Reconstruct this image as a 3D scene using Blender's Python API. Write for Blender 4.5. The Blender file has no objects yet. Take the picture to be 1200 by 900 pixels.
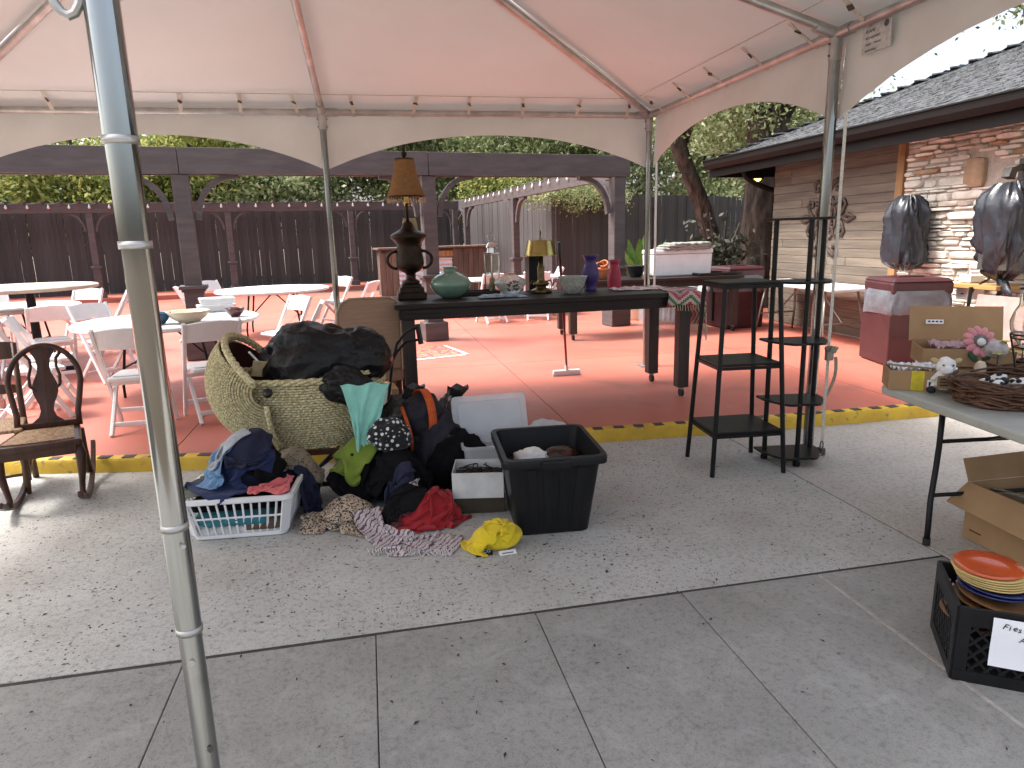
import bpy, bmesh, math, random
from mathutils import Vector, Matrix, noise, Euler
from math import sin, cos, pi, radians, sqrt

sc = bpy.context.scene
col = sc.collection
random.seed(7)

# ------------------------------------------------------------------ camera
FPX = 800.0                      # focal length in photo pixels (1200 wide)
YAW, PITCH, ROLL, EYE = 0.201353, 0.214662, -0.026288, 1.6
_f = Vector((sin(YAW)*cos(PITCH), cos(YAW)*cos(PITCH), -sin(PITCH)))
_r0 = Vector((cos(YAW), -sin(YAW), 0)); _u0 = _r0.cross(_f)
_r = cos(ROLL)*_r0 + sin(ROLL)*_u0
_u = -sin(ROLL)*_r0 + cos(ROLL)*_u0
cam_d = bpy.data.cameras.new('camera'); cam = bpy.data.objects.new('camera', cam_d); col.objects.link(cam)
cam_d.sensor_width = 36; cam_d.lens = FPX/1200*36; cam_d.clip_end = 600; cam_d.clip_start = .05
cam.matrix_world = Matrix(((_r.x, _u.x, -_f.x, 0), (_r.y, _u.y, -_f.y, 0), (_r.z, _u.z, -_f.z, EYE), (0, 0, 0, 1)))
sc.camera = cam

# ------------------------------------------------------------------ light: bright overcast day
SUN_EL, SUN_AZ = radians(58), radians(-70)      # high sun veiled by cloud, behind the left fence
w = bpy.data.worlds.new('World'); sc.world = w; w.use_nodes = True
nt = w.node_tree; bg = nt.nodes['Background']
sky = nt.nodes.new('ShaderNodeTexSky'); sky.sky_type = 'NISHITA'; sky.sun_disc = False
sky.sun_elevation = SUN_EL; sky.sun_rotation = SUN_AZ
sky.air_density = 1.0; sky.dust_density = 6.0; sky.ozone_density = 1.0
hs = nt.nodes.new('ShaderNodeHueSaturation'); hs.inputs['Saturation'].default_value = .56
nt.links.new(sky.outputs[0], hs.inputs['Color']); nt.links.new(hs.outputs[0], bg.inputs[0]); bg.inputs[1].default_value = .15
sd = bpy.data.lights.new('sun', 'SUN'); sd.energy = 2.0; sd.angle = radians(14); sd.color = (1, .98, .95)
sun = bpy.data.objects.new('sun', sd); col.objects.link(sun)
_sv = Vector((sin(SUN_AZ)*cos(SUN_EL), cos(SUN_AZ)*cos(SUN_EL), sin(SUN_EL)))
sun.rotation_euler = _sv.to_track_quat('Z', 'Y').to_euler(); sun.location = (-20, 10, 30)

sc.view_settings.view_transform = 'Standard'; sc.view_settings.look = 'None'
sc.view_settings.exposure = 1.62; sc.view_settings.gamma = 1.0
sc.render.engine = 'CYCLES'
sc.cycles.use_denoising = True
sc.cycles.max_bounces = 10; sc.cycles.diffuse_bounces = 6; sc.cycles.transparent_max_bounces = 12
sc.cycles.sample_clamp_indirect = 6

# ------------------------------------------------------------------ helpers
def G(px, py, z=0.0):
    """photo pixel -> point of that ray at height z"""
    d = _r*((px-600)/FPX) + _u*((450-py)/FPX) + _f
    t = (z-EYE)/d.z
    return Vector((d.x*t, d.y*t, z))

class MB:
    def __init__(s): s.v = []; s.f = []
    def add(s, vs, fs):
        o = len(s.v); s.v += [Vector(v) for v in vs]; s.f += [tuple(i+o for i in f) for f in fs]; return s
    def box(s, c, d, rot=None, taper=None):
        x, y, z = d[0]/2, d[1]/2, d[2]/2; c = Vector(c)
        vs = [Vector((a*x, b*y, e*z)) for e in (-1, 1) for b in (-1, 1) for a in (-1, 1)]
        if taper:
            for v in vs:
                if v.z > 0: v.x *= taper[0]; v.y *= taper[1]
        if rot is not None:
            m = Euler(rot).to_matrix() if not isinstance(rot, Matrix) else rot
            vs = [m @ v for v in vs]
        return s.add([v+c for v in vs], [(0,2,3,1),(4,5,7,6),(0,1,5,4),(2,6,7,3),(0,4,6,2),(1,3,7,5)])
    def lohi(s, a, b):
        a = Vector(a); b = Vector(b); return s.box((a+b)/2, b-a)
    def bar(s, p, q, wd, ht, up=(0,0,1), taper=1.0):
        p = Vector(p); q = Vector(q); d = (q-p).normalized(); up = Vector(up)
        if abs(d.dot(up)) > .98: up = Vector((0,1,0)) if abs(d.y) < .9 else Vector((1,0,0))
        a = d.cross(up).normalized(); b = a.cross(d)
        vs = []
        for e, k in ((p,1.0),(q,taper)):
            for (i,j) in ((-1,-1),(1,-1),(1,1),(-1,1)): vs.append(e + a*(i*wd/2*k) + b*(j*ht/2*k))
        return s.add(vs, [(0,1,2,3),(7,6,5,4),(0,4,5,1),(1,5,6,2),(2,6,7,3),(3,7,4,0)])
    def tube(s, pts, rad, n=8, closed=False, flat=1.0):
        pts = [Vector(p) for p in pts]; m = len(pts)
        rs = rad if isinstance(rad, (list, tuple)) else [rad]*m
        prev = None; vs = []
        for i, p in enumerate(pts):
            if closed: t = pts[(i+1) % m]-pts[i-1]
            else: t = pts[min(i+1, m-1)]-pts[max(i-1, 0)]
            t = t.normalized() if t.length > 1e-9 else Vector((0,0,1))
            if prev is None:
                ref = Vector((0,0,1)) if abs(t.z) < .9 else Vector((1,0,0)); a = t.cross(ref).normalized()
            else:
                a = (prev - t*prev.dot(t)); a = a.normalized() if a.length > 1e-6 else t.orthogonal().normalized()
            prev = a; b = t.cross(a)
            for k in range(n):
                an = 2*pi*k/n; vs.append(p + a*(cos(an)*rs[i]) + b*(sin(an)*rs[i]*flat))
        fs = []
        for i in range(m if closed else m-1):
            for k in range(n):
                j = (i+1) % m; fs.append((i*n+k, i*n+(k+1) % n, j*n+(k+1) % n, j*n+k))
        if not closed: fs += [tuple(range(n-1, -1, -1)), tuple((m-1)*n+k for k in range(n))]
        return s.add(vs, fs)
    def lathe(s, prof, n=24, c=(0,0,0), sx=1.0, sy=1.0, cap=True):
        c = Vector(c); vs = []; fs = []; m = len(prof)
        for (r, z) in prof:
            for k in range(n):
                a = 2*pi*k/n; vs.append(c+Vector((r*cos(a)*sx, r*sin(a)*sy, z)))
        for i in range(m-1):
            for k in range(n): fs.append((i*n+k, i*n+(k+1) % n, (i+1)*n+(k+1) % n, (i+1)*n+k))
        if cap:
            fs.append(tuple(range(n-1, -1, -1))); fs.append(tuple((m-1)*n+k for k in range(n)))
        return s.add(vs, fs)
    def prism(s, poly, z0, z1, M=None):
        n = len(poly); vs = [Vector((x, y, z0)) for x, y in poly]+[Vector((x, y, z1)) for x, y in poly]
        if M is not None: vs = [M @ v for v in vs]
        return s.add(vs, [tuple(range(n-1, -1, -1)), tuple(range(n, 2*n))]+[(i, (i+1) % n, n+(i+1) % n, n+i) for i in range(n)])
    def grid(s, P):
        R = len(P); C = len(P[0])
        return s.add([p for row in P for p in row], [(i*C+j, i*C+j+1, (i+1)*C+j+1, (i+1)*C+j) for i in range(R-1) for j in range(C-1)])
    def xf(s, M):
        s.v = [M @ v for v in s.v]; return s
    def mesh(s, name, m, smooth=False):
        me = bpy.data.meshes.new(name); me.from_pydata([tuple(v) for v in s.v], [], s.f)
        if m is not None: me.materials.append(m)
        if smooth: me.polygons.foreach_set('use_smooth', [True]*len(me.polygons))
        me.update(); return me
    def build(s, name, m, parent=None, smooth=False, bevel=0, solid=0, auto=None, loc=None):
        me = s.mesh(name, m, smooth or auto is not None)
        if auto is not None:
            me.set_sharp_from_angle(angle=radians(auto))
        o = bpy.data.objects.new(name, me); col.objects.link(o)
        if parent is not None: o.parent = parent
        if loc is not None: o.location = loc
        if solid:
            md = o.modifiers.new('s', 'SOLIDIFY'); md.thickness = solid; md.offset = 0
        if bevel:
            md = o.modifiers.new('b', 'BEVEL'); md.width = bevel; md.segments = 2; md.limit_method = 'ANGLE'
        return o

def tag(o, label, cat, group=None):
    o['label'] = label; o['category'] = cat
    if group: o['group'] = group
    return o
def thing(name, label, cat, loc=(0,0,0), rz=0, group=None, tilt=(0,0)):
    o = bpy.data.objects.new(name, None); col.objects.link(o); o.location = loc; o.rotation_euler = (tilt[0], tilt[1], rz)
    o.empty_display_size = .1
    return tag(o, label, cat, group)
def struct(o, kind='structure'): o['kind'] = kind; return o
def dup(root, loc, rz, label=None, group=None, sc_=None):
    r = root.copy(); col.objects.link(r); r.location = loc; r.rotation_euler = (0, 0, rz)
    if label: r['label'] = label
    if group: r['group'] = group
    if sc_: r.scale = (sc_,)*3
    for ch in list(root.children):
        c = ch.copy(); col.objects.link(c); c.parent = r
        for g in ch.children:
            d = g.copy(); col.objects.link(d); d.parent = c
    return r
def inst(o, loc, rz=0, parent=None, rot=None, scale=None):
    c = o.copy(); col.objects.link(c); c.location = loc; c.rotation_euler = rot if rot else (0, 0, rz)
    if parent is not None: c.parent = parent
    if scale: c.scale = scale
    return c

def N(t, x): return t.nodes.new(x)
def mat(name, c, rough=.6, c2=None, scale=8.0, amt=.5, bump=0.0, bscale=None, metal=0.0, spec=.5, coord='Object', stretch=None, rvar=0.0,
        detail=6, trans=0.0, ior=1.45, coat=0.0, sheen=0.0, transl=0.0, alpha=1.0, contrast=(.35,.65), emit=0, emc=None, subs=0, distort=0.0):
    m = bpy.data.materials.new(name); m.use_nodes = True; t = m.node_tree; L = t.links
    b = t.nodes['Principled BSDF']; out = t.nodes['Material Output']
    b.inputs['Roughness'].default_value = rough; b.inputs['Metallic'].default_value = metal
    b.inputs['Specular IOR Level'].default_value = spec; b.inputs['IOR'].default_value = ior
    b.inputs['Transmission Weight'].default_value = trans; b.inputs['Coat Weight'].default_value = coat
    b.inputs['Sheen Weight'].default_value = sheen; b.inputs['Alpha'].default_value = alpha
    c = tuple(c)+(1,)
    c2 = tuple(c2)+(1,) if c2 else tuple(max(0, x*.72) for x in c[:3])+(1,)
    tc = N(t, 'ShaderNodeTexCoord'); mp = N(t, 'ShaderNodeMapping'); L.new(tc.outputs[coord], mp.inputs[0])
    if stretch: mp.inputs['Scale'].default_value = stretch
    nz = N(t, 'ShaderNodeTexNoise'); nz.inputs['Scale'].default_value = scale; nz.inputs['Detail'].default_value = detail; nz.inputs['Roughness'].default_value = .6
    nz.inputs['Distortion'].default_value = distort
    L.new(mp.outputs[0], nz.inputs['Vector'])
    rp = N(t, 'ShaderNodeValToRGB'); rp.color_ramp.elements[0].position = contrast[0]; rp.color_ramp.elements[1].position = contrast[1]
    rp.color_ramp.elements[0].color = c2; rp.color_ramp.elements[1].color = c
    L.new(nz.outputs['Fac'], rp.inputs[0])
    # object-to-object variation
    oi = N(t, 'ShaderNodeObjectInfo'); hv = N(t, 'ShaderNodeHueSaturation')
    ma = N(t, 'ShaderNodeMath'); ma.operation = 'MULTIPLY_ADD'; L.new(oi.outputs['Random'], ma.inputs[0])
    ma.inputs[1].default_value = rvar*2; ma.inputs[2].default_value = 1-rvar; L.new(ma.outputs[0], hv.inputs['Value'])
    L.new(rp.outputs[0], hv.inputs['Color']); L.new(hv.outputs[0], b.inputs['Base Color'])
    if bump:
        n2 = N(t, 'ShaderNodeTexNoise'); n2.inputs['Scale'].default_value = bscale or scale*3; n2.inputs['Detail'].default_value = 5
        L.new(mp.outputs[0], n2.inputs['Vector'])
        bp = N(t, 'ShaderNodeBump'); bp.inputs['Strength'].default_value = bump; bp.inputs['Distance'].default_value = .01
        L.new(n2.outputs['Fac'], bp.inputs['Height']); L.new(bp.outputs[0], b.inputs['Normal'])
    if emit:
        b.inputs['Emission Color'].default_value = tuple(emc or c[:3])+(1,); b.inputs['Emission Strength'].default_value = emit
    if transl:
        tr = N(t, 'ShaderNodeBsdfTranslucent'); mx = N(t, 'ShaderNodeMixShader'); mx.inputs[0].default_value = transl
        L.new(hv.outputs[0], tr.inputs[0]); L.new(b.outputs[0], mx.inputs[1]); L.new(tr.outputs[0], mx.inputs[2]); L.new(mx.outputs[0], out.inputs[0])
    m['hv'] = hv.name
    return m
def nodes_of(m):
    t = m.node_tree; return t, t.links, t.nodes['Principled BSDF'], t.nodes[m['hv']]
def over(m, fac_fn, color):
    """lay a second colour over the base colour of m where fac_fn(tree, objcoord) says so"""
    t, L, b, hv = nodes_of(m)
    src = b.inputs['Base Color'].links[0].from_socket
    tc = N(t, 'ShaderNodeTexCoord')
    fac = fac_fn(t, L, tc)
    mx = N(t, 'ShaderNodeMix'); mx.data_type = 'RGBA'
    L.new(fac, mx.inputs['Factor']); L.new(src, mx.inputs['A'])
    if isinstance(color, tuple): mx.inputs['B'].default_value = color+(1,)
    L.new(mx.outputs['Result'], b.inputs['Base Color']); return m
def fac_voronoi(scale, lo, hi, rnd=1.0, coord='Object', thin=None, feature='F1'):
    def fn(t, L, tc):
        v = N(t, 'ShaderNodeTexVoronoi'); v.inputs['Scale'].default_value = scale; v.inputs['Randomness'].default_value = rnd; v.feature = feature
        L.new(tc.outputs[coord], v.inputs['Vector'])
        r = N(t, 'ShaderNodeMapRange'); r.inputs[1].default_value = lo; r.inputs[2].default_value = hi; r.inputs[3].default_value = 1; r.inputs[4].default_value = 0
        L.new(v.outputs['Distance'], r.inputs[0])
        if thin is not None:
            n = N(t, 'ShaderNodeTexNoise'); n.inputs['Scale'].default_value = thin[0]; n.inputs['Detail'].default_value = 3; L.new(tc.outputs[coord], n.inputs['Vector'])
            g = N(t, 'ShaderNodeMapRange'); g.inputs[1].default_value = thin[1]; g.inputs[2].default_value = thin[2]; L.new(n.outputs['Fac'], g.inputs[0])
            mu = N(t, 'ShaderNodeMath'); mu.operation = 'MULTIPLY'; L.new(r.outputs[0], mu.inputs[0]); L.new(g.outputs[0], mu.inputs[1]); return mu.outputs[0]
        return r.outputs[0]
    return fn
def fac_noise(scale, lo, hi, coord='Object', stretch=None, detail=6, k=1.0, distort=0):
    def fn(t, L, tc):
        mp = N(t, 'ShaderNodeMapping'); L.new(tc.outputs[coord], mp.inputs[0])
        if stretch: mp.inputs['Scale'].default_value = stretch
        n = N(t, 'ShaderNodeTexNoise'); n.inputs['Scale'].default_value = scale; n.inputs['Detail'].default_value = detail; n.inputs['Distortion'].default_value = distort
        L.new(mp.outputs[0], n.inputs['Vector'])
        g = N(t, 'ShaderNodeMapRange'); g.inputs[1].default_value = lo; g.inputs[2].default_value = hi; g.inputs[4].default_value = k; L.new(n.outputs['Fac'], g.inputs[0])
        return g.outputs[0]
    return fn
def fac_wave(scale, lo, hi, rot=(0,0,0), distort=0.0, coord='Object', profile='SIN', k=1.0):
    def fn(t, L, tc):
        mp = N(t, 'ShaderNodeMapping'); L.new(tc.outputs[coord], mp.inputs[0]); mp.inputs['Rotation'].default_value = rot
        n = N(t, 'ShaderNodeTexWave'); n.inputs['Scale'].default_value = scale; n.inputs['Distortion'].default_value = distort; n.inputs['Detail Scale'].default_value = 2; n.wave_profile = profile
        L.new(mp.outputs[0], n.inputs['Vector'])
        g = N(t, 'ShaderNodeMapRange'); g.inputs[1].default_value = lo; g.inputs[2].default_value = hi; g.inputs[4].default_value = k; L.new(n.outputs['Fac'], g.inputs[0])
        return g.outputs[0]
    return fn
def nz(x, y, z=0.0): return noise.noise(Vector((x, y, z)))
def ridge(x, y, z=0.0): return 1-abs(noise.noise(Vector((x, y, z))))*2
def text(parent, name, body, size, M, m, extrude=.0005, align='LEFT'):
    c = bpy.data.curves.new(name, 'FONT'); c.body = body; c.size = size; c.extrude = extrude; c.align_x = align
    c.resolution_u = 2
    o = bpy.data.objects.new(name, c); col.objects.link(o)
    dg = bpy.context.evaluated_depsgraph_get(); me = bpy.data.meshes.new_from_object(o.evaluated_get(dg))
    bpy.data.objects.remove(o); bpy.data.curves.remove(c)
    me.transform(M); me.materials.clear(); me.materials.append(m)
    o = bpy.data.objects.new(name, me); col.objects.link(o)
    if parent is not None: o.parent = parent
    return o
# ------------------------------------------------------------------ materials of the setting
M = {}
M['soil'] = mat('soil', (.13,.10,.07), .95, scale=1.5, bump=.5)
def concrete(name, c, c2, speck=True, stain=True):
    m = mat(name, c, .82, c2=c2, scale=2.2, bump=.25, bscale=60, coord='Object', detail=9, rvar=.045, contrast=(.3,.72))
    over(m, fac_noise(38, .50, .72, detail=9, k=.45), (.11,.105,.095))
    over(m, fac_noise(150, .54, .70, detail=4, k=.55), (.09,.085,.08))
    over(m, fac_noise(6, .52, .74, detail=9, k=.18, distort=1.2), (.55,.53,.50))
    if stain: over(m, fac_noise(.9, .56, .80, detail=5, k=.5, distort=.6), (.24,.20,.15))
    if speck:
        over(m, fac_voronoi(21, .10, .14, thin=(1.3,.30,.50)), (.045,.038,.028))
        over(m, fac_voronoi(41, .13, .18, thin=(1.7,.36,.56)), (.07,.06,.045))
    return m
M['slab_main'] = concrete('slab_main', (.46,.455,.43), (.35,.345,.32))
M['slab_front'] = concrete('slab_front', (.30,.295,.275), (.225,.22,.205), speck=False)
over(M['slab_front'], fac_voronoi(24, .05, .08, thin=(2.1,.55,.66)), (.06,.055,.05))
M['slab_right'] = concrete('slab_right', (.46,.43,.385), (.39,.365,.325), speck=False)
M['joint'] = mat('joint', (.055,.045,.036), .95, scale=20, bump=.4)
M['caulk'] = mat('caulk', (.42,.39,.35), .9, scale=30, bump=.5)
M['patio_red'] = mat('patio_red', (.45,.140,.098), .5, c2=(.37,.105,.072), scale=.7, bump=.12, bscale=40, rvar=.04, detail=8)
over(M['patio_red'], fac_noise(1.7, .56, .76, detail=8, k=.7, distort=1.0), (.16,.085,.07))
over(M['patio_red'], fac_noise(5.5, .66, .80, detail=6, k=.4), (.50,.25,.20))
over(M['patio_red'], fac_voronoi(14, .035, .055, thin=(1.1,.5,.62)), (.08,.04,.03))
M['kerb_yellow'] = mat('kerb_yellow', (.62,.41,.035), .6, c2=(.50,.31,.03), scale=5, bump=.35, bscale=35)
over(M['kerb_yellow'], fac_noise(14, .62, .70, detail=6, k=.8), (.16,.13,.09))
M['kerb_black'] = mat('kerb_black', (.06,.055,.05), .7, scale=15, bump=.3)
M['red_step'] = mat('red_step', (.46,.13,.085), .6, scale=2, bump=.2)
M['tent'] = mat('tent_vinyl', (.60,.59,.57), .55, c2=(.55,.54,.52), scale=.6, bump=.18, bscale=2.2, transl=.04, detail=4)
over(M['tent'], fac_noise(3, .62, .82, detail=8, k=.25), (.45,.42,.36))
M['valance'] = mat('valance_vinyl', (.74,.73,.69), .55, c2=(.67,.66,.62), scale=2, bump=.25, bscale=7, transl=.07)
M['alu'] = mat('aluminium_tube', (.37,.38,.375), .12, c2=(.28,.29,.285), scale=9, metal=1.0, stretch=(1,1,.15), bump=.02, bscale=40)
over(M['alu'], fac_noise(14, .64, .76, detail=6, k=.5), (.22,.22,.2))
M['alu_dull'] = mat('aluminium_dull', (.55,.54,.52), .42, c2=(.38,.375,.36), scale=6, metal=.85, bump=.1)
M['steel_dark'] = mat('steel_dark', (.12,.11,.10), .5, metal=.6, scale=20)
M['webbing'] = mat('webbing', (.62,.58,.50), .8, scale=60, bump=.3)
M['strap_grey'] = mat('strap_grey', (.32,.29,.23), .85, scale=60, bump=.4)
M['perg'] = mat('pergola_stain', (.086,.072,.071), .62, c2=(.058,.048,.048), scale=2.5, stretch=(1,1,6), bump=.25, bscale=18, rvar=.07)
M['fence'] = mat('fence_wood', (.054,.054,.051), .75, c2=(.029,.029,.028), scale=2.2, stretch=(3,3,.35), bump=.35, bscale=20, rvar=.26)
M['fence_grey'] = mat('fence_grey_wood', (.085,.078,.078), .75, c2=(.06,.055,.055), scale=2.2, stretch=(3,3,.35), bump=.3, bscale=20, rvar=.14)
M['board'] = mat('weathered_board', (.18,.142,.108), .8, c2=(.105,.082,.063), scale=2.4, stretch=(1,.35,5), bump=.35, bscale=16, rvar=.2)
M['board_trim'] = mat('trim_board', (.36,.20,.085), .6, c2=(.22,.11,.045), scale=3, stretch=(5,5,.5), bump=.3, rvar=.05)
M['stone'] = mat('limestone', (.76,.71,.63), .9, c2=(.62,.55,.47), scale=9, bump=.7, bscale=22, rvar=.15)
M['stone_warm'] = mat('limestone_warm', (.50,.35,.23), .88, c2=(.38,.24,.14), scale=9, bump=.7, bscale=22, rvar=.15)
M['mortar'] = mat('mortar', (.50,.43,.36), .95, scale=12, bump=.6)
M['fascia'] = mat('fascia_brown', (.007,.0045,.004), .55, spec=.25, scale=5, bump=.08)
M['soffit'] = mat('soffit_brown', (.014,.009,.008), .8, scale=5)
M['shingle'] = mat('shingle_grey', (.095,.10,.107), .65, c2=(.028,.028,.030), scale=14, bump=.6, bscale=60, contrast=(.42,.58))
M['iron'] = mat('wrought_iron', (.05,.038,.033), .6, c2=(.085,.05,.035), scale=14, metal=.4, bump=.3)
M['bark'] = mat('bark', (.085,.066,.054), .95, c2=(.022,.017,.014), scale=9, stretch=(1,1,.22), bump=1.0, bscale=22, contrast=(.4,.62))

def leafmat(name, cols, tl=.35):
    m = bpy.data.materials.new(name); m.use_nodes = True; t = m.node_tree; L = t.links
    b = t.nodes['Principled BSDF']; out = t.nodes['Material Output']; b.inputs['Roughness'].default_value = .55; b.inputs['Specular IOR Level'].default_value = .3
    g = N(t, 'ShaderNodeNewGeometry'); rp = N(t, 'ShaderNodeValToRGB'); e = rp.color_ramp.elements
    e[0].color = cols[0]+(1,); e[1].color = cols[-1]+(1,)
    for i, c in enumerate(cols[1:-1]): x = e.new((i+1)/(len(cols)-1)); x.color = c+(1,)
    L.new(g.outputs['Random Per Island'], rp.inputs[0]); L.new(rp.outputs[0], b.inputs['Base Color'])
    tr = N(t, 'ShaderNodeBsdfTranslucent'); mx = N(t, 'ShaderNodeMixShader'); mx.inputs[0].default_value = tl
    L.new(rp.outputs[0], tr.inputs[0]); L.new(b.outputs[0], mx.inputs[1]); L.new(tr.outputs[0], mx.inputs[2]); L.new(mx.outputs[0], out.inputs[0])
    return m
M['leaf_oak'] = leafmat('leaf_oak', [(.09,.12,.05),(.17,.21,.08),(.27,.31,.14),(.42,.44,.27)], .48)
M['leaf_bright'] = leafmat('leaf_bright', [(.16,.21,.09),(.28,.34,.15),(.42,.46,.25),(.58,.59,.40)], .5)
M['leaf_dark'] = leafmat('leaf_dark', [(.018,.03,.012),(.03,.05,.018),(.045,.07,.025)], .2)
M['leaf_yellow'] = leafmat('leaf_yellow', [(.11,.15,.05),(.22,.27,.08),(.36,.38,.11),(.54,.50,.17)], .48)
M['leaf_pot'] = leafmat('leaf_pot', [(.02,.022,.015),(.035,.045,.025),(.06,.05,.035),(.04,.05,.03)], .15)

# ------------------------------------------------------------------ ground, slabs, patio
struct(MB().lohi((-220,-220,-.6), (220,220,-.16)).build('ground', M['soil']))
base = struct(MB().lohi((-9,-2.5,-.16), (9,5.6,-.022)).build('concrete_path', M['joint']))
def slab(x0, x1, y0, y1, m, z1=0.0, z0=-.08, parent=base, gap=.002, dz=0):
    p = [(x0+gap,y0+gap),(x1-gap,y0+gap),(x1-gap,y1-gap),(x0+gap,y1-gap)]
    return MB().prism(p, z0, z1+dz).build('concrete_slab', m, parent, bevel=.003)
xs = [-4.2,-3.52,-2.84,-2.15,-1.47,-.81,-.07,.61,1.29,1.98,2.68]
for i in range(len(xs)-1):
    slab(xs[i], xs[i+1], -.6, 2.61, M['slab_front'], dz=random.uniform(-.003,.001))
    slab(xs[i], xs[i+1], -2.4, -.6, M['slab_front'], dz=random.uniform(-.003,.001))
# big weathered slab in front of the kerb and the smooth one beside it
kerb = [(-9,6.35),(-4.5,5.75),(-2.2,5.25),(-1.1,5.02),(.3,4.93),(1.66,4.87),(3.1,4.80),(4.7,4.78),(9,4.72)]
def kerb_y(x):
    for (a, b), (c, d) in zip(kerb[:-1], kerb[1:]):
        if a <= x <= c: return b+(d-b)*(x-a)/(c-a)
    return kerb[-1][1] if x > 0 else kerb[0][1]
def front_poly(x0, x1, y0, off=0.0):
    kx = [x0]+[k[0] for k in kerb if x0 < k[0] < x1]+[x1]
    return [(x0,y0),(x1,y0)]+[(x, kerb_y(x)+off) for x in reversed(kx)]
for a, b in ((-8.9,-3.4),(-3.392,2.68)):
    MB().prism(front_poly(a, b, 2.627, .02), -.08, .0).build('concrete_slab', M['slab_main'], base, bevel=.003)
MB().prism(front_poly(2.692, 8.9, -2.4, .02), -.08, -.004).build('concrete_slab', M['slab_right'], base, bevel=.008)
MB().lohi((-8.9,2.606,-.03),(2.69,2.630,-.0035)).build('joint_filler', M['joint'], base)
MB().lohi((2.676,-2.4,-.03),(2.694,4.85,-.0065)).build('joint_filler', M['joint'], base)
MB().lohi((1.972,.6,-.02),(1.988,2.6,.0015)).build('joint_sealant', M['caulk'], base)

ZP = .10
pat = struct(MB().prism([(x, y+.06) for x, y in kerb]+[(9,24),(-16,24),(-16,6.4)], -.15, ZP-.012).build('patio', M['joint']))
px_ = [-13.5,-10.5,-7.5,-4.5,-1.5,1.5,4.5,7.5]; py_ = [7.9,11.1,14.3,17.5,20.7]
for i in range(len(px_)-1):
    a, b = px_[i]+.004, px_[i+1]-.004
    kx = [a]+[k[0] for k in kerb if a < k[0] < b]+[b]
    poly = [(x, kerb_y(x)+.095) for x in kx]+[(b, py_[0]-.004),(a, py_[0]-.004)]
    MB().prism(poly, ZP-.014, ZP).build('patio_slab', M['patio_red'], pat)
    for j in range(len(py_)-1):
        MB().lohi((a, py_[j]+.004, ZP-.014), (b, py_[j+1]-.004, ZP)).build('patio_slab', M['patio_red'], pat)
# kerb with black dashes on its upper edge
kb = MB(); prof = [(-.005,-.05),(-.002,.075),(.012,.096),(.03,.1015),(.09,.1015),(.09,-.05)]
kx = [k[0] for k in kerb]
fine = []
for (a, b), (c, d) in zip(kerb[:-1], kerb[1:]):
    n = max(1, int((c-a)/.25)); fine += [(a+(c-a)*i/n, b+(d-b)*i/n) for i in range(n)]
fine.append(kerb[-1])
kb.grid([[(x, y+o+nz(x*3,1)*.006*(z < .09), z+nz(x*5,z*20,3)*.003) for o, z in prof] for x, y in fine])
kobj = struct(kb.build('kerb', M['kerb_yellow'], auto=35))
x = -4.4
dash = None
while x < 6.2:
    y = kerb_y(x); an = math.atan2(kerb_y(x+.1)-y, .1)
    d = MB().box((0,.05,.1030), (.085+random.uniform(-.01,.012), .062, .003)).build('black_mark', M['kerb_black'], kobj, loc=(x, y, 0))
    d.rotation_euler = (0, 0, an+random.uniform(-.1,.1)); x += random.uniform(.165,.185)
struct(MB().prism([(-15,18.7),(-5.8,20.45),(-.8,21.4),(3.0,22.0),(3.0,24),(-15,22.5)], ZP-.05, ZP+.13).build('red_step', M['red_step'], bevel=.02))

# ------------------------------------------------------------------ tent
XL, XC, XR, YF, YM, YB, EZ, AZ = -3.5, -.33, 3.03, 1.15, 4.2, 7.2, 2.80, 3.76
tent = thing('frame_tent', 'white vinyl frame tent with scalloped valance on aluminium poles', 'tent', (XC, YM, 0))
def tl(p): return Vector(p)-Vector((XC, YM, 0))
AP = Vector((XC-.1, YM, AZ))
corners = [Vector((XR,YF,EZ)), Vector((XR,YB,EZ)), Vector((XL,YB,EZ)), Vector((XL,YF,EZ))]
def grow(c_): return Vector((math.copysign(.075, c_.x-XC), math.copysign(.075, c_.y-YM), 0))
for k in range(4):           # four triangular roof panels, each sagging a little between its bars
    a, b = corners[k], corners[(k+1) % 4]; n = 28; rows = []
    out = Vector(((a+b)/2-AP)); out.z = 0; out.normalize()
    for i in range(n+1):
        t = i/n; row = []
        for j in range(n+1):
            s_ = j/n
            p = AP.lerp((a+grow(a)).lerp(b+grow(b), s_), t) if i else AP.copy()
            sag = -.05*sin(pi*min(1,t))*t*(sin(2*pi*s_)**2) + nz(p.x*1.3, p.y*1.3, k)*.012*t
            edge = .0 if t > .97 else 0
            p.z += .055 + sag + edge
            row.append(tl(p))
        rows.append(row)
    MB().grid(rows).build('canopy_panel', M['tent'], tent, smooth=True)
    # seam welt above the eave
    sm = MB(); pts = [AP.lerp(a.lerp(b, q), .925)+Vector((0,0,.048)) for q in [i/12 for i in range(13)]]
    sm.tube([tl(p) for p in pts], .004, 5); sm.build('seam', M['webbing'], tent)
def valance(a, b, out):
    n = 40; rows = []
    for i in range(n+1):
        t = i/n; p = a.lerp(b, t)+out*.075
        drop = .20+.33*abs(2*t-1)**2.2
        row = []
        for j in range(9):
            s_ = j/8
            pinch = (abs(2*t-1)**6)
            fold = (nz(t*26, s_*1.2, a.x+a.y)*.018+sin(t*60)*.006)*s_*(.35+pinch)
            row.append(tl(p+Vector((0,0,.075-(drop+.075)*s_))+out*(fold-.03*s_*s_)))
        rows.append(row)
    MB().grid(rows).build('valance', M['valance'], tent, smooth=True)
ex, ey = Vector((1,0,0)), Vector((0,1,0))
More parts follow.
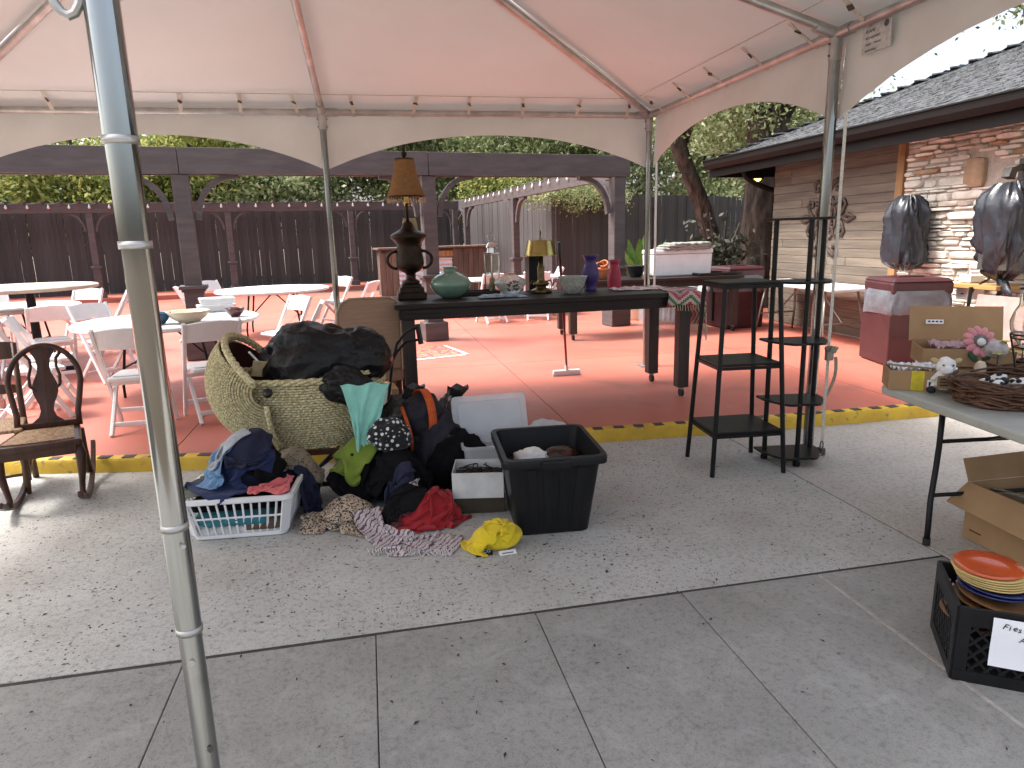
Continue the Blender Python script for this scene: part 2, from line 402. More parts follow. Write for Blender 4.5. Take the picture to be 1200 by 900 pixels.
for a, b, o in (((XL,YB),(XC,YB),ey),((XC,YB),(XR,YB),ey),((XR,YB),(XR,YM),ex),((XR,YM),(XR,YF),ex),((XL,YB),(XL,YM),-ex),((XL,YM),(XL,YF),-ex)):
    valance(Vector((*a,EZ)), Vector((*b,EZ)), o)
def pipe(name, a, b, r, m='alu', n=14, parent=tent):
    return MB().tube([tl(a), tl(b)], r, n).build(name, M[m], parent, auto=40)
nodes = [(XL,YF),(XC,YF),(XR,YF),(XR,YM),(XR,YB),(XC,YB),(XL,YB),(XL,YM)]
for i, (x, y) in enumerate(nodes):
    x2, y2 = nodes[(i+1) % 8]
    pipe('eave_bar', (x,y,EZ), (x2,y2,EZ), .030, 'alu_dull')
    if (x, y) != (XC, YF):
        pipe('rafter', (x,y,EZ+.01), (AP.x, AP.y, AZ), .030, 'alu_dull')
    z0 = ZP if y > 5 else 0
    if (x, y) in ((XC, YF),): continue
    leg = pipe('leg', (x,y,z0+.004), (x,y,EZ-.02), .032 if y > 5 else .036)
    MB().box(tl((x,y,z0+.008)), (.15,.15,.010)).build('base_plate', M['alu_dull'], leg, bevel=.002)
    fit = MB(); fit.tube([tl((x,y,EZ-.16)), tl((x,y,EZ+.035))], .041, 14)
    for (qx, qy) in (nodes[i-1], nodes[(i+1) % 8]):
        d = Vector((qx-x, qy-y, 0)).normalized(); fit.tube([tl(Vector((x,y,EZ))), tl(Vector((x,y,EZ))+d*.15)], .038, 14)
    d = (AP-Vector((x,y,EZ))).normalized(); fit.tube([tl(Vector((x,y,EZ))), tl(Vector((x,y,EZ))+d*.16)], .038, 14)
    fit.build('corner_fitting', M['alu_dull'], leg, auto=40)
    for s_ in (0,1):
        MB().tube([tl((x-.05,y,EZ-.06-.07*s_)), tl((x+.05,y,EZ-.06-.07*s_))], .006, 6).build('bolt', M['steel_dark'], leg)
AP2 = MB().lathe([(.09,-.1),(.11,-.05),(.11,.05),(.05,.09)], 16, tl((AP.x,AP.y,AZ))).build('crown_fitting', M['alu_dull'], tent)
# the telescoping leg close to the camera: sleeves, swaged rings, holes
lx, ly = -.352, 1.185
fl = MB().tube([tl((lx,ly,.004)), tl((lx,ly,.94))], .0195, 18).build('leg', M['alu'], tent, auto=40)
MB().tube([tl((lx,ly,.93)), tl((lx,ly,1.60))], .0212, 18).build('upper_sleeve', M['alu'], fl, auto=40)
MB().tube([tl((lx,ly,1.60)), tl((lx,ly,1.755))], .0228, 18).build('upper_sleeve', M['alu'], fl, auto=40)
MB().tube([tl((lx,ly,1.755)), tl((lx,ly,EZ+.02))], .0245, 18).build('upper_sleeve', M['alu'], fl, auto=40)
for z, r in ((1.60,.0245),(1.755,.0262),(1.13,.0225),(.935,.0225)):
    MB().tube([tl((lx,ly,z-.006)), tl((lx,ly,z+.006))], r, 18).build('swaged_ring', M['alu_dull'], fl, smooth=True)
vd = Vector((-lx,-ly,0)).normalized()
MB().tube([tl(Vector((lx,ly,.70))), tl(Vector((lx,ly,.70))+vd*.0203+Vector((.008,0,0)))], .0055, 10).build('pin_hole', M['steel_dark'], fl)
MB().tube([tl(Vector((lx,ly,1.10))), tl(Vector((lx,ly,1.10))+vd*.0245+Vector((.009,0,0)))], .004, 10).build('spring_button', M['alu_dull'], fl)
MB().tube([tl(Vector((lx,ly,.88))), tl(Vector((lx,ly,.88))+vd*.0235+Vector((-.004,0,0)))], .006, 10).build('spring_button', M['alu_dull'], fl)
# collar with an eye bolt near the head of that leg
cl = MB(); cl.tube([tl((lx,ly,1.955)), tl((lx,ly,2.06))], .031, 18)
cl.tube([tl((lx-.030,ly-.005,1.945+.05*sin(a)+.03)) + Vector((-.014+.022*cos(a),0,0)) for a in [i*pi/8 for i in range(16)]], .007, 8, closed=True)
cl.build('clamp_collar', M['alu_dull'], fl, auto=40)
MB().tube([tl((lx,ly,EZ-.14)), tl((lx,ly,EZ+.035))], .041, 14).build('corner_fitting', M['alu_dull'], fl, auto=40)
pipe('rafter', (XC,YF,EZ+.01), (AP.x, AP.y, AZ), .030, 'alu_dull')
# buckled tie-down straps from the canopy to the eave bar
def tie(p, inn):
    p = Vector(p); inn = Vector(inn); q = p+inn*.20+Vector((0,0,.115))
    side = inn.cross(Vector((0,0,1)))
    j = random.uniform(-.05,.05)
    a = p+Vector((0,0,-.033)); b = p+inn*.036+side*j*.3; c = q+side*j
    st = MB(); st.bar(tl(a-inn*.02), tl(b), .034, .005, up=inn); st.bar(tl(b), tl(c), .034, .005, up=Vector((0,0,1)))
    o = st.build('tie_strap', M['webbing'], tent)
    MB().box(tl(b.lerp(c, .6)+Vector((0,0,-.006))), (.036,.036,.012), rot=(random.random(),random.random(),random.random())).build('buckle', M['steel_dark'], o)
n = 6
for k in range(n): tie((XL+(XC-XL)*(k+.6)/n, YB, EZ), (0,-1,0)); tie((XC+(XR-XC)*(k+.55)/n, YB, EZ), (0,-1,0))
for k in range(5): tie((XR, YM+(YB-YM)*(k+.35)/5, EZ), (-1,0,0)); tie((XR, YM-(YM-YF)*(k+.45)/5, EZ), (-1,0,0))
# webbing guys beside the right-hand legs, with ratchet and floor anchor
def guy(x, y, dx, top, zr, z0, m):
    g_ = MB(); n = 14
    g_.grid([[tl((x+dx+nz(i*.7,2,x)*.006*(0 < i < n)+w_, y-.05+nz(i*.9,5,x)*.006, z0+(top-z0)*i/n)) for w_ in (-.012,.012)] for i in range(n+1)])
    o = g_.build('anchor_strap', M[m], tent, solid=.002)
    rt = MB(); rt.box(tl((x+dx,y-.06,zr)), (.05,.035,.10)); rt.box(tl((x+dx+.01,y-.085,zr+.03)), (.055,.02,.05), rot=(.4,.2,0)); rt.tube([tl((x+dx-.035,y-.06,zr+.035)), tl((x+dx+.04,y-.06,zr+.035))], .012, 8)
    rt.build('ratchet', M['strap_grey'], o, bevel=.004)
    tlp = MB(); tlp.grid([[tl((x+dx+.02+.03*sin(i*.5)+w_, y-.10+.01*i, zr-.02-.045*i)) for w_ in (-.012,.014)] for i in range(9)]); tlp.build('strap_tail', M['strap_grey'], o, solid=.002)
    an = MB(); an.box(tl((x+dx,y-.05,z0+.025)), (.035,.05,.05)); an.tube([tl((x+dx+.012*cos(a),y-.05,z0+.07+.03*sin(a))) for a in [i*pi/6 for i in range(12)]], .005, 6, closed=True)
    an.build('floor_anchor', M['steel_dark'], o, bevel=.004)
guy(XR, YM, .075, 2.32, .74, .0, 'webbing')
guy(XR, YB, .07, 2.32, .95, ZP, 'valance')
# care label sewn inside the right valance by the leg
lb = MB().lohi(tl((XR+.030,3.75,2.62)), tl((XR+.033,3.99,2.80))).build('care_label', mat('label_cloth', (.62,.62,.60), .7, scale=30), tent)
ink = mat('label_ink', (.12,.12,.13), .8)
Mx = Matrix(((0,0,-1,XR+.029-XC),(-1,0,0,3.98-YM),(0,1,0,2.785),(0,0,0,1)))
for i, (tx, sz) in enumerate((('FLAME', .028),('RETARDANT', .022),('FABRIC  CPAI-84', .018),('REGISTERED', .018))):
    text(lb, 'print', tx, sz, Mx @ Matrix.Translation((.02,-.05-.035*i,0)), ink)
MB().lathe([(.0,0),(.02,0),(.02,.001),(0,.001)], 10).xf(Mx @ Matrix.Translation((.19,-.03,0))).build('print', ink, lb)

# ------------------------------------------------------------------ big pergola on the patio
u_ = Vector((3.15,.52,0)).normalized(); v_ = Vector((-u_.y,u_.x,0))
P3 = Vector((4.06,10.68,0)); rzP = math.atan2(u_.y, u_.x)
perg = thing('timber_pergola', 'plum-brown timber pergola with deep beam and curved knee braces', 'pergola', P3, rzP)
def brace(mb, x, y, z, dx, dy, L=.52, wd=.07, th=.085):
    pts = []
    for i in range(9):
        t = i/8; s_ = t*pi/2
        pts.append(Vector((x+dx*L*(1-cos(s_)), y+dy*L*(1-cos(s_)), z-L+L*sin(s_))))
    # bulge the other way so the brace reads as a bracket curve
    pts = [Vector((x+dx*(.06+L*(i/8)**1.7), y+dy*(.06+L*(i/8)**1.7), z-L*1.05+L*1.05*(1-(1-i/8)**2.0))) for i in range(9)]
    for p, q in zip(pts[:-1], pts[1:]): mb.bar(p, q+(q-p)*.05, wd, th, up=(dy,dx,0) if abs(dx) else (1,0,0))
def post(parent, x, y, zt, m='perg', s_=.20, base=True):
    o = MB().lohi((x-s_/2,y-s_/2,ZP+.005), (x+s_/2,y+s_/2,zt)).build('post', M[m], parent, bevel=.008)
    if base:
        MB().box((x,y,ZP+.14), (s_*1.75,s_*1.75,.27)).build('post_base', M[m], o, bevel=.012)
        MB().box((x,y,.70), (s_*1.18,s_*1.18,.66)).build('post_sleeve', M[m], o, bevel=.006)
        c = MB(); c.box((x,y,1.045), (s_*1.7,s_*1.7,.045)); c.box((x,y,1.005), (s_*1.42,s_*1.42,.035)); c.build('post_cap', M[m], o, bevel=.006)
    return o
for k in range(4):
    x = -3.19*k
    p = post(perg, x if k else -.1, 0, 2.45)
    xx = x if k else -.1
    for d in ((1,0),(-1,0),(0,1)):
        if k == 0 and d == (1,0): continue
        b = MB(); brace(b, xx+d[0]*.1, d[1]*.1, 2.44, d[0], d[1]); b.build('knee_brace', M['perg'], p)
for k in range(4):
    a, b = -3.19*(k+1)+.004, -3.19*k-.004
    if k == 0: b = .06
    MB().lohi((a,-.13,2.452), (b,-.075,2.77)).build('beam', M['perg'], perg, bevel=.006)
    MB().lohi((a,.075,2.452), (b,.13,2.77)).build('beam', M['perg'], perg, bevel=.006)
# right-hand side beam running back to the fence
sb = Vector((3.02,21.6,0)); 
def pl(p): return Matrix.Rotation(-rzP,4,'Z') @ (Vector(p)-P3)
A = pl((4.10,10.86,0)); B = pl((2.98,22.1,0))
MB().bar(A+Vector((0,0,2.58)), B+Vector((0,0,2.58)), .09, .25).build('beam', M['perg'], perg, bevel=.005)
for (wx, wy) in ((3.53,16.4),(3.05,21.2)):
    q = pl((wx,wy,0)); p = post(perg, q.x, q.y, 2.45, s_=.16)
    for d in ((0,1),(0,-1)):
        b = MB(); brace(b, q.x, q.y+d[1]*.08, 2.44, *d); b.build('knee_brace', M['perg'], p)
# far arcade against the fence
arc = thing('timber_arcade', 'low timber arcade of slim posts and braces along the dark fence', 'pergola', (-.4,21.7,0), math.atan2(.2,1))
Ra = Matrix.Rotation(-math.atan2(.2,1),4,'Z')
for k, x in enumerate((-13.6,-10.2,-6.8,-3.42,0,3.3)):
    p = post(arc, x, 0, 2.45, s_=.15)
    for d in ((1,0),(-1,0)):
        b = MB(); brace(b, x+d[0]*.07, 0, 2.44, d[0], 0, L=.45, wd=.05, th=.06); b.build('knee_brace', M['perg'], p)
for a, b in ((-15,-10.2),(-10.19,-3.42),(-3.41,3.45)):
    MB().lohi((a,-.09,2.452),(b,-.045,2.70)).build('beam', M['perg'], arc, bevel=.005)
for i in range(46):
    x = -14.6+i*.4
    MB().lohi((x,-.25,2.703),(x+.045,1.35,2.745)).build('slat', M['perg'], arc)
# ------------------------------------------------------------------ fences
def fence(name, label, pts, top, m, wd=.145, z0=.1, gap=.003):
    root = thing(name, label, 'fence', (pts[0][0], pts[0][1], 0))
    o0 = Vector((pts[0][0], pts[0][1], 0))
    proto = MB().box((0,0,(top-z0)/2), (wd-gap,.022,top-z0)).mesh('picket', M[m])
    for (a, b) in zip(pts[:-1], pts[1:]):
        a = Vector((*a,0)); b = Vector((*b,0)); L_ = (b-a).length; n = int(L_/wd); d = (b-a)/L_; rz = math.atan2(d.y,d.x)
        for i in range(n):
            p = a+d*(wd*(i+.5))-o0
            o = bpy.data.objects.new('picket', proto); col.objects.link(o); o.parent = root
            o.location = (p.x+random.uniform(-.004,.004), p.y+random.uniform(-.008,.008), z0+random.uniform(-.012,.012))
            o.rotation_euler = (random.uniform(-.004,.004), random.uniform(-.006,.006), rz)
        nv = Vector((-d.y,d.x,0))
        for z in (.5,1.4,2.3):
            MB().bar(a-o0+nv*.035+Vector((0,0,z)), b-o0+nv*.035+Vector((0,0,z)), .045, .09).build('rail', M[m], root)
        k = 0
        while k*2.4 < L_:
            p = a+d*(k*2.4)-o0+nv*.10; MB().lohi((p.x-.05,p.y-.05,-.1),(p.x+.05,p.y+.05,top-.05)).build('fence_post', M[m], root); k += 1
    return root
fence('picket_fence', 'dark brown close-board fence behind the timber arcade', [(-15.5,20.4),(3.35,24.0)], 2.62, 'fence', z0=.18)
fence('picket_fence', 'grey-brown close-board fence beyond the leaning tree and hanging ivy', [(3.37,23.95),(4.75,17.2),(8.2,19.0),(16.5,23.0)], 2.62, 'fence_grey', z0=.0)
# ------------------------------------------------------------------ stone building on the right
WX = 6.5
bld = thing('stone_building', 'low building with limestone and weathered board wall, shingle roof and dark eaves', 'building', (WX,7.5,0))
def bl(p): return Vector(p)-Vector((WX,7.5,0))
wall = MB().lohi(bl((WX,1.5,-.1)), bl((WX+.25,10.25,2.72))).build('wall', M['mortar'], bld)
MB().lohi(bl((WX+.25,10.0,-.1)), bl((12,10.25,2.72))).build('end_wall', M['mortar'], bld)
# weathered boards
z = .12; r_ = random.Random(3)
while z < 2.62:
    h = .118; y = 7.62
    while y < 10.26:
        L_ = r_.uniform(.7,1.7); y2 = min(10.27, y+L_)
        if 10.27-y2 < .25: y2 = 10.27
        t = r_.uniform(.016,.026)
        MB().lohi(bl((WX-t,y+.003,z+.003)), bl((WX+.002,y2-.003,min(z+h,2.66)-.003))).build('board', M['board'], wall, bevel=.003)
        y = y2
    z += h
MB().lohi(bl((WX-.05,7.49,.1)), bl((WX+.002,7.605,2.66))).build('corner_board', M['board_trim'], wall, bevel=.004)
# ledge stones, irregular courses
def stone(y0, y1, z0, z1, m, dep):
    n = 10; cy, cz = (y0+y1)/2, (z0+z1)/2; ry, rz_ = (y1-y0)/2-.006, (z1-z0)/2-.005
    ring = []
    for k in range(n):
        a = 2*pi*(k+.5)/n; c, s_ = cos(a), sin(a); e = .42
        ring.append((cy+ry*math.copysign(abs(c)**e,c)*r_.uniform(.93,1.03), cz+rz_*math.copysign(abs(s_)**e,s_)*r_.uniform(.86,1.06)))
    mb = MB(); tilt = r_.uniform(-.012,.018)
    vs = [bl((WX+.01,y,z)) for y, z in ring]
    vs += [bl((WX-dep*.75, cy+(y-cy)*.97, cz+(z-cz)*.96)) for y, z in ring]
    vs += [bl((WX-dep-tilt*(z-cz)/max(rz_,.02)+r_.uniform(-.006,.006), cy+(y-cy)*.82, cz+(z-cz)*.72)) for y, z in ring]
    fs = []
    for q in (0,1):
        for k in range(n): fs.append((q*n+k, (q+1)*n+k, (q+1)*n+(k+1) % n, q*n+(k+1) % n))
    fs.append(tuple(2*n+k for k in reversed(range(n))))
    mb.add(vs, fs); return mb
far_st = MB(); cnt = 0
z = .10
while z < 2.64:
    h = r_.choice((.035,.045,.05,.055,.065,.075,.10)); y = 7.48
    if z+h > 2.66: h = 2.66-z
    while y > 3.2:
        L_ = r_.uniform(.12,.42)*(1.1 if h > .07 else .95)
        zz = z+r_.uniform(-.008,.008)
        if not (6.30 < y < 6.66 and 1.95 < zz < 2.33):
            s_ = stone(y-L_, y, zz, zz+h, None, r_.uniform(.015,.06))
            if y > 5.62 and z > .62 and cnt < 299:
                s_.build('stone', M['stone_warm'] if r_.random() < .05 else M['stone'], wall, auto=50); cnt += 1
            else:
                o = len(far_st.v); far_st.v += s_.v; far_st.f += [tuple(i+o for i in f) for f in s_.f]
        y -= L_
    z += h
stone(6.34,6.62,1.96,2.31,None,.06).build('stone', M['stone_warm'], wall, auto=50)
fs_ = far_st.build('stonework', M['stone'], wall, auto=50); struct(fs_, 'stuff')
# eaves and hip roof
EX, EY, ZE, SL = 5.95, 11.45, 2.75, .40
RX = 9.6
MB().lohi(bl((EX+.03,1.4,ZE-.10)), bl((WX+.4,EY-.03,ZE-.075))).build('soffit', M['soffit'], bld)
MB().lohi(bl((EX,1.4,ZE-.26)), bl((EX+.035,EY,ZE-.02))).build('fascia', M['fascia'], bld, bevel=.004)
MB().lohi(bl((EX+.037,EY-.035,ZE-.26)), bl((12,EY,ZE-.02))).build('fascia', M['fascia'], bld, bevel=.004)
g_ = [(-.002,-.02),(-.03,-.16),(-.075,-.165),(-.12,-.10),(-.125,-.01),(-.14,-.008),(-.142,-.022),(-.112,-.03),(-.105,-.10),(-.07,-.15),(-.035,-.145),(-.012,-.02)]
mb = MB(); n = len(g_)
mb.add([bl((EX+a,1.4,ZE+b+.03)) for a, b in g_]+[bl((EX+a,EY-.02,ZE+b+.03)) for a, b in g_], [tuple(range(n))]+[tuple(range(2*n-1,n-1,-1))]+[(i,n+i,n+(i+1) % n,(i+1) % n) for i in range(n)])
mb.build('gutter', M['fascia'], bld)
D = RX-EX
deck = MB(); ey2 = EY-D
deck.add([bl(p) for p in ((EX-.05,1.4,ZE-.03),(EX-.05,EY+.05,ZE-.03),(RX,ey2,ZE+SL*D-.01),(RX,1.4,ZE+SL*D-.01),(13.2,EY+.05,ZE-.03),(13.2,1.4,ZE-.03))], [(0,3,2,1),(1,2,4),(3,5,4,2)])
roof = deck.build('roof', M['shingle'], bld)
sh = MB(); d = -.06; rr = random.Random(5); row = 0
while d < D-.05:
    y = 1.4+(row % 2)*.12; ymax = EY+.05-max(0,d)
    while y < ymax:
        L_ = rr.uniform(.12,.30); y2 = min(y+L_-.012, ymax); th = rr.uniform(.012,.028)
        if y2-y > .03:
            q = .16; z0_ = ZE+SL*d
            sh.add([bl(p) for p in ((EX+d,y,z0_+th),(EX+d,y2,z0_+th),(EX+d+q,y2,z0_+SL*q+.004),(EX+d+q,y,z0_+SL*q+.004),(EX+d,y,z0_-.012),(EX+d,y2,z0_-.012))], [(0,3,2,1),(4,0,1,5),(4,3,0),(5,1,2)])
        y += L_
    # north hip face
    x = EX+max(0,d)
    while x < 12.5-max(0,d):
        L_ = rr.uniform(.12,.30); z0_ = ZE+SL*d; th = rr.uniform(.012,.026); yy = EY-d; q = .16
        sh.add([bl(p) for p in ((x,yy,z0_+th),(x+L_-.012,yy,z0_+th),(x+L_-.012,yy-q,z0_+SL*q+.004),(x,yy-q,z0_+SL*q+.004))], [(0,1,2,3)]); x += L_
    d += .125; row += 1
struct(sh.build('shingles', M['shingle'], roof), 'stuff')
hc = MB(); 
for i in range(24):
    t = i/24*D; hc.box(bl((EX+t+.07,EY-t-.07,ZE+SL*t+.05)), (.20,.20,.02), rot=(0,0,pi/4))
hc.build('hip_cap', M['shingle'], roof)
# swan-neck lamp with lit bulb under the far corner of the eaves
lamp_m = mat('bulb_glow', (1,.75,.25), .4, emit=3, emc=(1,.60,.12))
lb_ = Vector((6.34,10.55,0))
lamp = thing('swan_neck_lamp', 'black swan-neck lamp with glowing yellow bulb under the eave corner', 'lamp', (lb_.x,lb_.y,2.41))
MB().tube([(.62,.05,-.2),(.45,.05,-.22),(.2,.02,-.17),(-.05,0,-.08),(-.22,-.02,.02),(-.27,-.02,.12),(-.24,-.02,.20),(-.22,-.02,.22)], .045, 10).build('arm', M['fascia'], lamp, smooth=True)
MB().lathe([(.03,.14),(.05,.12),(.07,.04),(.11,-.01),(.105,-.015),(.06,.03)], 16, cap=False).build('shade', M['fascia'], lamp, smooth=True, solid=.004)
MB().lathe([(.0,-.055),(.04,-.045),(.062,-.01),(.05,.03),(.03,.05)], 14).build('bulb', lamp_m, lamp, smooth=True)
# wrought-iron scroll ornament on the boards
orn = thing('scroll_ornament', 'rusty iron fleur scroll ornament mounted on the board wall', 'ornament', (WX-.035,8.92,1.72))
def scroll(mb, pts, r=.018): mb.tube([(0,a,b) for a, b in pts], r, 6, flat=1)
def fleur(mb, cy, cz, ang, k=1.0):
    ca, sa = cos(ang), sin(ang)
    def T(a, b): return (cy+(a*ca-b*sa)*k, cz+(a*sa+b*ca)*k)
    scroll(mb, [T(0,0),T(0,.10),T(-.03,.17),T(0,.27),T(.03,.17),T(0,.10)], .020)
    for s_ in (1,-1):
        scroll(mb, [T(0,.02),T(s_*.06,.09),T(s_*.13,.13),T(s_*.17,.10),T(s_*.16,.05),T(s_*.12,.05),T(s_*.12,.08)], .020)
        scroll(mb, [T(0,-.03),T(s_*.07,-.01),T(s_*.11,-.05),T(s_*.08,-.09),T(s_*.05,-.06)], .016)
for nm, (cy, cz, an, k) in dict(top_scroll=(0,.20,0,1.15), bottom_scroll=(0,-.20,pi,1.15), left_scroll=(.16,0,-pi/2,.95), right_scroll=(-.16,0,pi/2,.95)).items():
    mb = MB(); fleur(mb, cy, cz, an, k); mb.build('scroll', M['iron'], orn, smooth=True)
mb = MB()
for q in range(4):
    a0 = q*pi/2+pi/4
    scroll(mb, [(.05*cos(a0)*i+.02*sin(i*2), .05*sin(a0)*i+.02*cos(i*2)) for i in range(6)], .017)
mb.tube([(0,.09*cos(a),.09*sin(a)) for a in [i*pi/8 for i in range(16)]], .018, 6, closed=True)
mb.build('centre_boss', M['iron'], orn, smooth=True)
orn.scale = (1,1.45,1.5)
# wall bracket at the right edge
MB_ = MB(); MB_.lohi((-.03,-.05,-.12),(0,.05,.12)); MB_.bar((-.02,0,.05),(-.16,0,.0),.05,.05); MB_.box((-.18,0,-.02),(.08,.09,.10),rot=(0,.3,0))
tag(MB_.build('wall_floodlight', M['steel_dark'], None, bevel=.006, loc=(WX-.06,5.86,2.09)), 'small black floodlight bracket on the stone wall', 'floodlight')

# ------------------------------------------------------------------ trees
import numpy as np
def crown_mesh(name, m, blobs, n, size, seed, flat=.6):
    """blobs: (x,y,z, rx,ry,rz); leaves gather in clumps inside them"""
    rg = np.random.default_rng(seed)
    vol = np.array([b[3]*b[4]*b[5] for b in blobs])**.8; pr = vol/vol.sum()
    ncl = max(6, n//60); bi = rg.choice(len(blobs), ncl, p=pr); B = np.array(blobs)
    d = rg.normal(size=(ncl,3)); d /= np.linalg.norm(d, axis=1)[:,None]; rad = rg.uniform(.35,1.0,ncl)**.6
    cc = B[bi,:3]+d*rad[:,None]*B[bi,3:]
    ci = rg.integers(0, ncl, n); cs = rg.uniform(.18,.5,ncl)*np.cbrt(vol.mean())**.5
    p = cc[ci]+rg.normal(size=(n,3))*cs[ci][:,None]*np.array([1,1,flat])
    a = rg.normal(size=(n,3)); a /= np.linalg.norm(a, axis=1)[:,None]; q = rg.normal(size=(n,3)); b = np.cross(a,q); b /= np.linalg.norm(b, axis=1)[:,None]
    s = size*rg.uniform(.6,1.3,n)[:,None]
    V = np.stack([p-a*s, p+b*s*.5, p+a*s, p-b*s*.5], axis=1).reshape(-1,3)
    me = bpy.data.meshes.new(name); me.vertices.add(4*n); me.vertices.foreach_set('co', V.ravel()); me.loops.add(4*n); me.loops.foreach_set('vertex_index', np.arange(4*n))
    me.polygons.add(n); me.polygons.foreach_set('loop_start', np.arange(0,4*n,4)); me.polygons.foreach_set('loop_total', np.full(n,4)); me.update(calc_edges=True); me.validate()
    me.materials.append(m); return me
def tree(name, label, loc, trunk, limbs, blobs, n, size, m, seed, group=None, cat='tree'):
    t = thing(name, label, cat, loc, group=group)
    pt = [Vector(p) for p in trunk[0]]; rr_ = trunk[1]; rows = []
    nseg = 60; L_ = len(pt)-1
    for i in range(nseg+1):
        q = i/nseg*L_; k = min(int(q), L_-1); f = q-k; fs = f*f*(3-2*f)
        c = pt[k].lerp(pt[k+1], f); r0 = rr_[k]+(rr_[k+1]-rr_[k])*fs; row = []
        for j in range(41):
            a = 2*pi*j/40; d = Vector((cos(a), sin(a), 0))
            e = .10*(ridge(d.x*3.2+seed, d.y*3.2, c.z*1.1)-.4)+.07*(ridge(d.x*8+seed, d.y*8, c.z*2.6)-.4)+.05*noise.noise(d*2+Vector((0,0,c.z)))
            row.append(c+d*(r0*(1+e)))
        rows.append(row)
    mb = MB(); mb.grid(rows)
    o = mb.build('trunk', M['bark'], t, smooth=True)
    for l_ in limbs: MB().tube(l_[0], l_[1], 8).build('limb', M['bark'], t, smooth=True)
    me = crown_mesh('crown', M[m], blobs, n, size, seed); c = bpy.data.objects.new('crown', me); col.objects.link(c); c.parent = t
    return t
def generic(label, x, y, h, r, m, seed, n=9000, size=.13, z0=1.2, group='trees beyond the fence'):
    rg = random.Random(seed); bl_ = []
    for k in range(9):
        a = rg.uniform(0,2*pi); q = rg.uniform(.2,.75)*r; zz = rg.uniform(z0+.25*(h-z0), h*.9)
        bl_.append((q*cos(a), q*sin(a), zz, r*rg.uniform(.4,.6), r*rg.uniform(.4,.6), (h-z0)*rg.uniform(.16,.28)))
    tr = ([(0,0,-.2),(.1,.05,h*.3),(-.05,.1,h*.6),(.0,0,h*.85)], [.2,.16,.10,.04])
    lm = [([(0,0,h*.3),(b[0]*.5,b[1]*.5,(h*.35+b[2])/2),(b[0],b[1],b[2])], [.09,.06,.02]) for b in bl_[:5]]
    tree('tree', label, (x,y,0), tr, lm, bl_, int(n*1.9), size*.72, m, seed, group)
generic('loose pale-leaved tree over the left end of the dark fence', -13.5, 27.5, 5.9, 2.6, 'leaf_oak', 11, 11000)
generic('yellow-green tree rising left of the tall pergola post', -9.6, 27.0, 6.4, 2.9, 'leaf_yellow', 12, 13000)
generic('dense yellowish tree directly behind the tall pergola post', -6.0, 27.8, 6.9, 2.8, 'leaf_yellow', 13, 13000)
generic('green tree with yellow tinge behind the middle tent pole', -2.4, 28.4, 7.0, 2.9, 'leaf_bright', 14, 13000)
generic('green tree behind the fringed lamp shade', 1.6, 29.6, 7.2, 3.0, 'leaf_oak', 15, 13000)
generic('dark oak beyond the fence corner', 5.8, 30.5, 8.2, 3.4, 'leaf_oak', 16, 16000)
generic('small bright yellow-green bush over the fence corner', 5.0, 25.6, 4.1, 1.2, 'leaf_yellow', 17, 4500, .10)
generic('tall dark oak above the right end of the pergola beam', 9.5, 28.0, 9.5, 3.6, 'leaf_oak', 18, 18000)
generic('far green tree seen between the loose left trees', -17.5, 33.0, 8.5, 4.0, 'leaf_bright', 19, 12000, .18)
generic('far grey-green tree behind the yellowish trees', -8.0, 35.0, 9.5, 4.2, 'leaf_oak', 20, 13000, .18)
generic('far tree standing behind the green trees in the middle', 2.0, 37.0, 10.0, 4.6, 'leaf_bright', 21, 13000, .18)
generic('bright broad tree beyond the grey fence right of the leaning trunk', 13.2, 25.5, 7.0, 3.4, 'leaf_bright', 22, 18000)
generic('pale green tree filling the gap beside the building', 14.5, 24.0, 6.0, 3.4, 'leaf_bright', 23, 16000, .13)
generic('dark oak rising behind the shingle roof', 17.5, 13.0, 8.6, 3.6, 'leaf_oak', 24, 16000, .12, 3.0)
generic('shady oak over the near end of the shingle roof', 15.5, 8.0, 8.2, 3.4, 'leaf_oak', 25, 16000, .12, 3.0)
# leaning oak by the tent corner
lo = Vector((7.6,14.2,0))
tree('oak_tree', 'leaning dark oak trunk with crown over the tent corner', lo,
     ([(.25,.2,-.1),(.12,.1,.9),(-.35,.0,2.1),(-.95,-.1,3.2),(-1.3,-.1,4.4),(-1.5,0,5.4)], [.24,.20,.185,.17,.14,.08]),
     [([(-.95,-.1,3.2),(-.4,.2,4.3),(.4,.1,4.9)],[.09,.06,.03]), ([(-1.3,-.1,4.4),(-2.2,.3,5.2),(-3,.5,5.5)],[.08,.05,.02])],
     [(.4,.3,4.9,1.5,1.4,.8),(-1.4,0,5.9,2.0,1.6,.9),(1.8,.2,4.6,1.3,1.3,.8),(-2.6,.6,5.5,1.4,1.2,.8),(.9,1.2,3.9,1.0,1.0,.5),(2.2,.8,3.3,1.1,.9,.45),(1.2,.2,3.0,.7,.6,.3)], 42000, .048, 'leaf_bright', 31)
